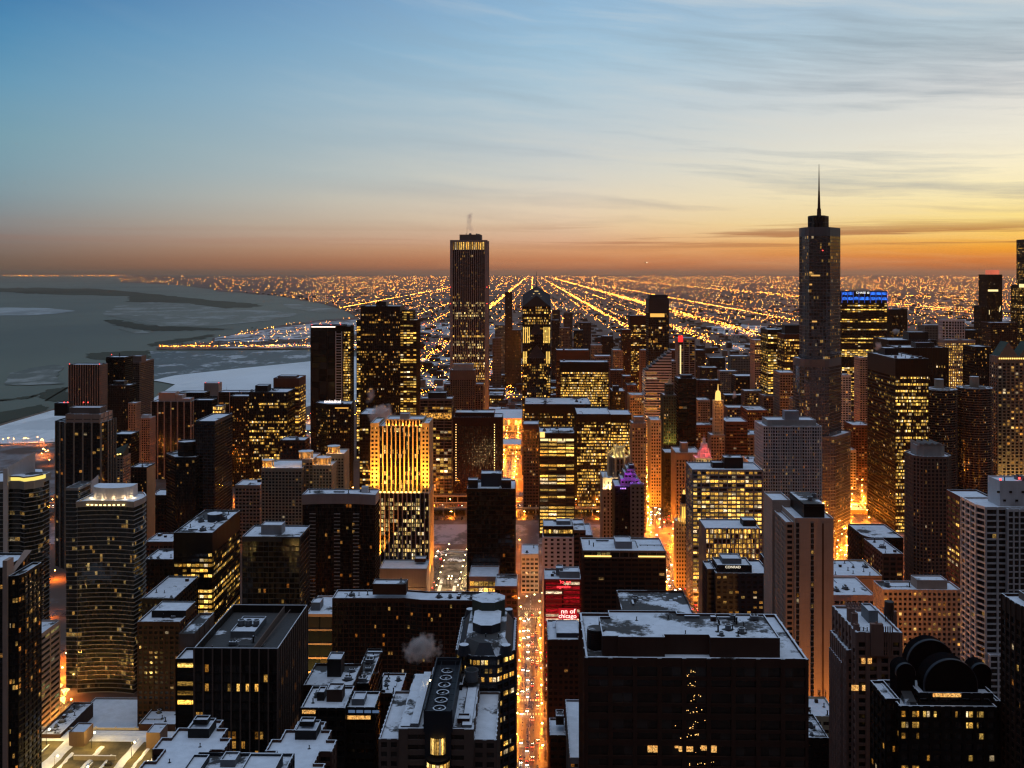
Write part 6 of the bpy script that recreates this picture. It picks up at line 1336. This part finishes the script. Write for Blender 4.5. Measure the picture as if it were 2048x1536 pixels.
M=MB(); pz=b.lz(950); q=[pl[2],pl[3],pl[4],pl[5],pl[6]]
qi=[(x+.3,y+2.2) for x,y in q]
M.prism([(x,y+1) for x,y in q]+[(x,y+3) for x,y in reversed(q)],b.z,b.z+2.6,0,0); M.build('lit_storey',emat('strip_yellow',(1,.72,.18),3.2) if 0 else emat('topglow',(1,.76,.16),1.1),b.r)
M=MB(); M.prism([(x-.2,y-.2) for x,y in q]+[(b.lx(76,20),26),(b.lx(17),26)],b.z+2.6,b.z+3.6,0,1); M.build('canopy',[wl('grey'),snow('snow_patchy')],b.r)
M=MB(); xa,xb=b.lx(8),b.lx(70,16); M.q([(xa,3.2,b.z-1),(xb,16,b.z-1),(xb,16,b.lz(904,16)),(xa,3.2,b.lz(936,3))]); M.q([(xb,16.6,b.z-1),(xa,3.8,b.z-1),(xa,3.8,b.lz(936,3)),(xb,16.6,b.lz(904,16))]); M.q([(xa,3.2,b.lz(936,3)),(xb,16,b.lz(904,16)),(xb,16.6,b.lz(904,16)),(xa,3.8,b.lz(936,3))]); M.box(b.lx(8),b.lx(17),-1.2,0,0,b.lz(936)); M.build('fin_wall',wl('white'),b.r)
b=Bd(RT,'dark tower with a tall pale fin and a curved snow roof at the left edge',17,36,1152,500,24,st('black','reshi',3.1,.25,4.4,.3,.1,top=2,roof='snow'),1470,poly=lambda s:[(s.x0,0),(s.x1-3,0),(s.x1-.5,1.5),(s.x1+.6,6),(s.x1,24),(s.x0,24)])
M=MB(); M.box(b.lx(8),b.lx(17)-.05,-1.5,5,0,b.lz(1120)); M.q([(b.lx(8),5,b.lz(1152)),(b.lx(16.5),5,b.lz(1152)),(b.lx(24),20,b.lz(1122)),(b.lx(8),20,b.lz(1122))]); M.build('fin_wall',wl('tan'),b.r)
b.sec(-60,7.8,1135,1,26,st('dark','reshi',3.1,.3,4.,.3,.1),1470,wname='wing_wall',rname='wing_roof')
b=Bd(LB,'lit parking block with banded openings beside the golden trees',-12,41,1298,620,52,st('tan','cool',3.6,.45,12,.4,.2,top=3,roof='snow'),None)
for (x,y) in ((b.x1+6,8),(b.x1+6,26),(b.x1+6,44)): link('wall_lamp',pt(9000,(1,.52,.10)),b.r,(x,y,6))
# podium and floodlit car park roof
Bd(LB,'plain podium with a wide clean snow roof under the curved tower',122,276,1462,612,48,st('grey','vdark',8,.97,80,0,top=.01,roof='snow_clean'),None)
Bd(LB,'small roofs with round vents left of the wide snow podium',78,121,1468,590,44,st('brown','vdark',8,.97,80,0,top=.01,roof='snow_patchy'),None,clut=4)
Bd(LB,'narrow snow roof strip between podium and black hotel foot',277,350,1448,600,24,st('brown','vdark',8,.97,80,0,top=.01,roof='snow'),None,clut=2)
t=thing('parking_deck','floodlit car park roof with ploughed snow ridges at the lower left','car park',at(130,560),520,0)
cp=mat('deck_asphalt',lambda n,out:principled(n,out,n.mix(n.rng(n.noise(n.n('ShaderNodeTexCoord').outputs['Object'],.12,6.,.65),.4,.66),(.07,.058,.028),(.16,.13,.07)),.7,.3))
M=MB(); M.box(-62,58,-10,82,0,25); M.build('deck',[cp],t)
M=MB(); M.box(-62,58,81.4,82,25,26.3,0,1); [M.box(-62+i*12,-61.4+i*12,81.2,82.3,25,27,0,1) for i in range(11)]; M.build('parapet',[wl('white'),snow('snow')],t)
r=random.Random(3)
def ridge(xa,xb,ya,yb,h):
    M=MB(); n_=18; pr=None
    for i in range(n_+1):
        y=ya+(yb-ya)*i/n_; a=xa+r.uniform(-.5,.5); c=xb+r.uniform(-.5,.5); hh=h*r.uniform(.6,1.2); cur=[(a,y,25.01),(a*.7+c*.3,y,25+hh),(a*.3+c*.7,y,25+hh*.9),(c,y,25.01)]
        if pr: [M.q([pr[k],pr[k+1],cur[k+1],cur[k]]) for k in range(3)]
        pr=cur
    M.build('snow_ridge',snow('snow_clean'),t)
for (xa,xb,ya,yb,h) in ((-57,-54,-8,60,.7),(-41,-39,-8,64,.5),(-3,-1,-8,52,.5),(20.5,22,-8,50,.4),(38,40,-8,66,.6),(-50,-44,-8,66,.9),(-33,-30.5,-8,70,.6),(-14,-6,-8,72,.9),(10,13,-8,60,.7),(28,33,-8,70,.9),(46,57,-8,76,.6),(-60,56,66,80,.45)): ridge(xa,xb,ya,yb,h)
for (xa,xb,ya,yb,h) in ((-8,1,60,72,8.5),(38,46,58,70,9.5)):
    block(t,xa,xb,ya,yb,25,25+h,'taupe','stair_tower')
M=MB(); M.box(-20,-19.2,-8,60,25,26.2,0,1); M.box(14.5,15.2,-8,40,25,26.2,0,1); M.box(-62,-36,40,41,25,27.5,0,1); M.box(2,26,44,45,25,27.5,0,1); M.build('ramp_wall',[wl('concrete'),snow('snow')],t)
for (x,y) in ((-52,22),(-38,50),(-24,16),(-22,62),(-2,30),(6,58),(20,18),(34,46),(50,24)):
    X_=t.location.x+x*math.cos(YAW)-y*math.sin(YAW); Y_=t.location.y+y
    lamp(X_,Y_,'floodlight pole with warm light on the car park roof','floodlights of the car park roof',z=25,power=1700,white=True,col=(1,.64,.15))
for (x,y) in ((-27,20),(-25.5,34),(22,24),(24.5,38),(20.5,12),(40,20)):
    o=car(t.location.x+x-y*math.sin(YAW),t.location.y+y,True,'dark car parked between snow ridges on the car park roof','cars parked on the roof',z=25.02); o.rotation_euler.z=PI/2+r.uniform(-.05,.05)
    for c_ in list(o.children): bpy.data.objects.remove(c_)
# twin stepped brick blocks at the lower edge
def notch(xa,xb,ya,yb):
    w=xb-xa; l=yb-ya; P=[]
    ys=[0,.16,.16,.34,.34,.52,.52,.70,.70,.86,.86,1.]; off=[.18,.18,.04,.04,.2,.2,.02,.02,.16,.16,.3,.3]
    for t_,o_ in zip(ys,off): P.append((xb-w*o_,ya+l*t_))
    for t_,o_ in reversed(list(zip(ys,off))): P.append((xa+w*o_*.9,ya+l*t_))
    return P
for (xa,xb,yt,lab,D) in ((244,404,1571,'stepped brick block with notched snow roof, left one of two at the bottom',340),(487,636,1575,'stepped brick block with notched snow roof, right one of two at the bottom',340)):
    b=Bd(AB,lab,xa,xb,yt,D,50,st('brick','reslo',3.1,.45,3.4,1.1,.2,top=2.2,roof='snow_clean'),None,poly=lambda s: notch(s.x0,s.x1,0,50),group='stepped blocks at the bottom edge')
    block(b.r,-4,4,37,46,b.z-1.1,b.z+2.5,'dark'); block(b.r,-3,2.4,40,44,b.z+2.5,b.z+4.5,'dark','plant_room'); put(b.r,'vent_pipe',3,30,b.z-1.1,0,.5); put(b.r,'vent_pipe',-4,18,b.z-1.1,0,.5)
b=Bd(LB,'low block with a dark railed roof between the stepped brick blocks',352,556,1571,320,22,st('slate','dark',3.6,.4,3.,.6,.2,top=2,roof='snow_patchy'),None); b.blk(480,548,1542,4,12,1575,'slate','roof_room','snow_clean'); b.blk(362,395,1545,6,12,1575,'slate','roof_room'); b.blk(440,470,1520,14,6,1545,'steel','roof_hatch')
# terracotta tower with crenellations
b=Bd(RT,'terracotta tower with stepped corner and toothed parapet beside the tan slab',1713,1803,1264,430,34,st('terra','hotello',3.4,.38,4.6,1.9,.35,top=4.5,ins=.6),None)
TW=wl('terra')
for (xa,xb,ya,yt) in ((1694,1712.7,6,1300),(1684,1693.6,12,1325),(1676,1683.6,18,1352)): b.sec(xa,xb,yt,ya,30-ya,st('terra','hotello',3.4,.42,3.,1.5,.3,top=4,ins=.5),None,wname='step_wall',rname='step_roof')
for (px,dy,yt,w_) in ((1702,16,1216,1.6),(1709,8,1226,1.3),(1713,3,1248,1.1),(1753,-.2,1247,2.6),(1718,30,1216,1.4),(1729,31,1220,3.5),(1742,31,1214,1.6),(1775,30,1215,1.6),(1784,30,1222,1.8)):
    M=MB(); x=b.lx(px,dy); M.box(x-w_,x+w_,dy-1,dy+1,b.z-8 if dy>2 else b.z-10,b.lz(yt,dy)); M.cyl(x,dy,.7,b.lz(yt,dy)-.1,b.lz(yt-4,dy),6,0,None,.3); M.build('pinnacle',TW,b.r)
M=MB(); M.box(b.lx(1757)-.3,b.lx(1757)+6.,-.6,-.38,b.z-10.4,b.z-9.9)
for i in range(7): x=b.lx(1757)+i*.95; M.box(x-.22,x+.22,-.75,-.35,b.z-10,b.lz(1252))
M.build('fluted_panel',TW,b.r); M=MB(); M.box(b.x0+5.6,b.x0+17,33.3,34.1,b.z-1,b.z-.2)
for i in range(9): x=b.x0+6+i*1.2; M.box(x,x+.7,33.2,34.2,b.z-.5,b.z+1.4)
M.build('toothed_parapet',TW,b.r); block(b.r,b.lx(1737,14),b.lx(1756,14),14,24,b.z-1.1,b.z+4.5,'steel','plant_room'); M=MB(); M.cyl(b.lx(1778,16),16,2.,b.z+2,b.z+8,12,0,1); [M.tube((b.lx(1778,16)+1.6*math.cos(a),16+1.6*math.sin(a),b.z-1),(b.lx(1778,16)+1.6*math.cos(a),16+1.6*math.sin(a),b.z+2),.2,4) for a in (0,1.57,3.14,4.71)]; M.build('water_tank',[wl('brown'),snow('snow')],b.r); [put(b.r,'vent_pipe',b.lx(1726)+i*1.6,4,b.z-1.1,0,.6) for i in range(3)]
for (xa,xb,yt) in ((1723,1730,1316),(1735,1743,1316),(1703,1717,1370),(1724,1730,1370)): M=MB(); M.box(b.lx(xa),b.lx(xb),-.5,-.2,b.lz(yt+11),b.lz(yt)); M.build('lit_window',ROOM,b.r)
# black block with two round barrel vaults
b=Bd(OF,'black stepped block crowned by two round barrel vault ends',1800,1992,1412,375,24,st('black','office',4.,.42,4.,1.3,.25,top=2.,ins=.5),None)
def barrel(px,py,rp,dy,ln,nm):
    rr=rp/F*(b.D+dy); cx=b.lx(px,dy); cz=b.lz(py,dy); zb=b.z-1.2; M=MB(); n_=28
    arc=[(cx+rr*math.cos(PI*i/n_*1.16-.08*PI),cz+rr*math.sin(PI*i/n_*1.16-.08*PI)) for i in range(n_+1)]
    pr=[(arc[-1][0],zb),(arc[0][0],zb)]+arc
    M.q([(x,dy,z) for x,z in pr]); M.q([(x,dy+ln,z) for x,z in reversed(pr)])
    for i in range(len(pr)):
        p,q=pr[i],pr[(i+1)%len(pr)]; M.q([(q[0],dy,q[1]),(p[0],dy,p[1]),(p[0],dy+ln,p[1]),(q[0],dy+ln,q[1])],0)
    for i in range(n_): p,q=arc[i],arc[i+1]; k=1.03; P=(cx+(p[0]-cx)*k,cz+(p[1]-cz)*k); Q=(cx+(q[0]-cx)*k,cz+(q[1]-cz)*k); M.q([(*[q[0]],dy-.3,q[1]),(p[0],dy-.3,p[1]),(P[0],dy-.3,P[1]),(Q[0],dy-.3,Q[1])][::-1],1); M.q([(Q[0],dy-.3,Q[1]),(P[0],dy-.3,P[1]),(P[0],dy+1.2,P[1]),(Q[0],dy+1.2,Q[1])][::-1],1)
    M.build(nm,[wl('vault'),wl('slate')],b.r)
barrel(1902,1372,52,4,8,'barrel_vault'); barrel(1862,1327,46,17,6,'barrel_vault')
b.sec(1838,1985,1385,3,20,st('black','vdark',4.,.5,4.,.8,.2,top=2.),zb=b.z-1.1,wname='shoulder_wall',rname='shoulder_roof')
M=MB(); z=b.z; M.q([(b.lx(1812,2),2,z+.5),(b.lx(1834,2),2,z+.5),(b.lx(1806,20),20,z+4),(b.lx(1786,20),20,z+4)]); M.prism([(b.lx(1812,2),2),(b.lx(1834,2),2),(b.lx(1806,20),20),(b.lx(1786,20),20)],z-1.1,z+.3); M.build('sloped_roof',snow('snow_thin'),b.r)
for (px,py,rp,dy) in ((1812,1347,19,9),(1962,1347,20,9)): barrel(px,py,rp,dy,7,'side_vault')
b.sec(1772,1799.6,1398,4,17,st('black','officelo',4.,.42,4.,.8,.2,top=2.),None,wname='wing_wall',rname='wing_roof'); b.sec(1991,2000,1400,6,24,st('black','hotel',4,.5,4.,1,.2,top=2),None,wname='wing_wall',rname='wing_roof')
M=MB(); M.box(b.lx(1872),b.lx(1928),-.62,-.3,b.lz(1391,4),b.lz(1384,4)); M.build('lit_window',ROOM,b.r,(0,3.2,0))
b=Bd(RT,'dark tower with a rounded snow edged top cut by the lower right edge',2072,2140,1222,360,20,st('brown','res',3.3,.3,3.8,.7,.3,top=6),None,poly=lambda s:[(s.x0-3,9),(s.x0-1.5,3),(s.x0+3,0),(s.x1,0),(s.x1,20),(s.x0-3,20)]); b.blk(2072,2140,1203,5,13,1222,'taupe')
# small roofs in the gap right of the brown block
for (xa,xb,yt,D,L,w,g,lab) in ((1612,1652,1382,560,30,'brown','vdark','small snow roofed block with skylights at the foot of the tan slab'),(1612,1676,1432,520,24,'cream','vdark','pale tiled wall block with a snow roof right of the big brown block'),(1612,1657,1475,480,26,'dark','hotello','dark low house with two lit windows right of the big brown block'),(1640,1680,1500,520,30,'brown','hotel','brightly lit shop front at the lower end of the gap')):
    b=Bd(LB,lab,xa,xb,yt,D,L,st(w,g,4.,.5,4.,1.2,.2,top=3,roof='snow'),None,clut=2)
for (px,py) in ((1660,1520),(1668,1490),(1672,1440),(1675,1400)): x,y=gpx(px,py); lamp(x,y,'orange street lamp in the narrow gap beside the terracotta tower','lamps beside the terracotta tower',power=9000)
# steam plumes
def steam(px,py,D,w,h,seed,label,dens=.12):
    M=MB(); M.sphere((0,0,0),w*.62,16,0,h/w)
    def fn(n,out):
        tc=n.n('ShaderNodeTexCoord').outputs['Object']; x,y,z=n.sep(tc)
        p=n.xyz(n.m('DIVIDE',x,w*.6),n.m('DIVIDE',y,w*.6),n.m('DIVIDE',z,h*.6))
        fall=n.m('SUBTRACT',1.,n.n('ShaderNodeVectorMath',p,operation='LENGTH').outputs['Value'])
        v_=n.n('ShaderNodeVectorMath',tc,(seed*37.,seed*11.,0.),operation='ADD').outputs[0]
        a=n.noise(v_,2.1/h,7.,.62)
        d_=n.rng(n.m('MULTIPLY_ADD',fall,.42,a),.62,.92)
        v=n.n('ShaderNodeVolumePrincipled'); n.put(v.inputs['Color'],(1.,.87,.83)); n.put(v.inputs['Density'],n.m('MULTIPLY',d_,dens*10/h)); n.t.links.new(v.outputs[0],out.inputs[1])
    m=bpy.data.materials.new('steam'); m.use_nodes=True; n=N(m.node_tree); out=n.n('ShaderNodeOutputMaterial'); fn(n,out)
    o=M.build('steam',m,None,(at(px,D),D,zat(py,D))); tag(o,label,'steam',None,'stuff')
steam(845,1297,470,19,12,1,'soft pink steam cloud drifting above the hospital fans',.5)
steam(764,828,1180,34,24,2,'pinkish steam cloud over the tilted snowy roof beside the golden tower',.5)
steam(741,790,1380,16,28,3,'faint steam wisp rising in front of the tallest black slab',.25)
steam(940,444,1540,14,34,4,'thin steam wisp above the crown of the pale shafted tower',.4)
steam(1755,690,1200,9,13,5,'small steam puff on the roof edge of the great black slab',.6)
steam(1792,663,1480,11,9,6,'white steam puff on the black flat slab',.6)
steam(1468,788,1480,8,18,7,'thin steam column over old blocks beyond the river',.4)
# aeroplane far off over the plain
t=thing('aeroplane','tiny dark aeroplane low over the lit plain','aeroplane',at(1292,6000),6000,zat(525,6000),.9)
M=MB(); M.tube((-9,0,0),(7,0,0),1.5,8,0,1.1); M.tube((7,0,0),(10,0,.2),1.1,8,0,.2); M.tube((-9,0,0),(-13,0,.6),1.5,8,0,.4); M.build('fuselage',wl('dark'),t)
M=MB(); [M.q([(1,0,-.4),(-3,0,-.4),(-6,s_*13,.3),(-4.5,s_*13,.3)][::s_]) for s_ in (1,-1)]; [M.q([(1,0,-.6),(-3,0,-.6),(-6,s_*13,.1),(-4.5,s_*13,.1)][::-s_]) for s_ in (1,-1)]; M.build('wing',wl('dark'),t)
M=MB(); M.box(-12.5,-9.5,-.2,.2,.6,4.6); M.box(-12.4,-10.4,-4,4,.7,1.); M.build('tail',wl('dark'),t)
M=MB(); M.sphere((10,0,-.6),.5); M.build('landing_light',emat('headlight',(1,.86,.60),60.),t)
print('bands', CNT, 'objects', len(bpy.data.objects))

# lamps hidden behind buildings keep only their light; the 290 that show, or stand nearest, stay whole
bpy.context.view_layer.update()
dg = bpy.context.evaluated_depsgraph_get(); eye = Vector((0,0,H)); rank = []
for o in list(bpy.data.objects):
    if o.name.split('.')[0] == 'street_lamp':
        hd = [c for c in o.children if c.name.startswith('lamp_head')][0]; p = hd.matrix_world.translation; d = p-eye
        hit, loc, _n, _i, ob, _m = S.ray_cast(dg, eye, d.normalized(), distance=d.length+2)
        rank.append((not (hit and ob.original == hd), d.length, o.name))
rank.sort()
for _v, _d, nm in rank[290:]:
    o = bpy.data.objects[nm]
    for c in list(o.children):
        if c.type == 'LIGHT': mw = c.matrix_world.copy(); c.parent = None; c.matrix_world = mw
        else: bpy.data.objects.remove(c)
    bpy.data.objects.remove(o)
print('lamps seen', sum(1 for r_ in rank if not r_[0]), 'of', len(rank))

# ---------------------------------------------------------------- thin winter haze over the plain
M = MB(); M.box(-131000,131000,-3500,141000,-4.5,520)
hm = bpy.data.materials.new('haze'); hm.use_nodes = True; hn = N(hm.node_tree); ho = hn.n('ShaderNodeOutputMaterial')
hv = hn.n('ShaderNodeVolumePrincipled'); hn.put(hv.inputs['Color'], (1.,.60,.40)); hn.put(hv.inputs['Density'], 1.15e-5); hn.put(hv.inputs['Anisotropy'], .72)
hn.t.links.new(hv.outputs[0], ho.inputs[1])
tag(M.build('haze', hm), kind='stuff')
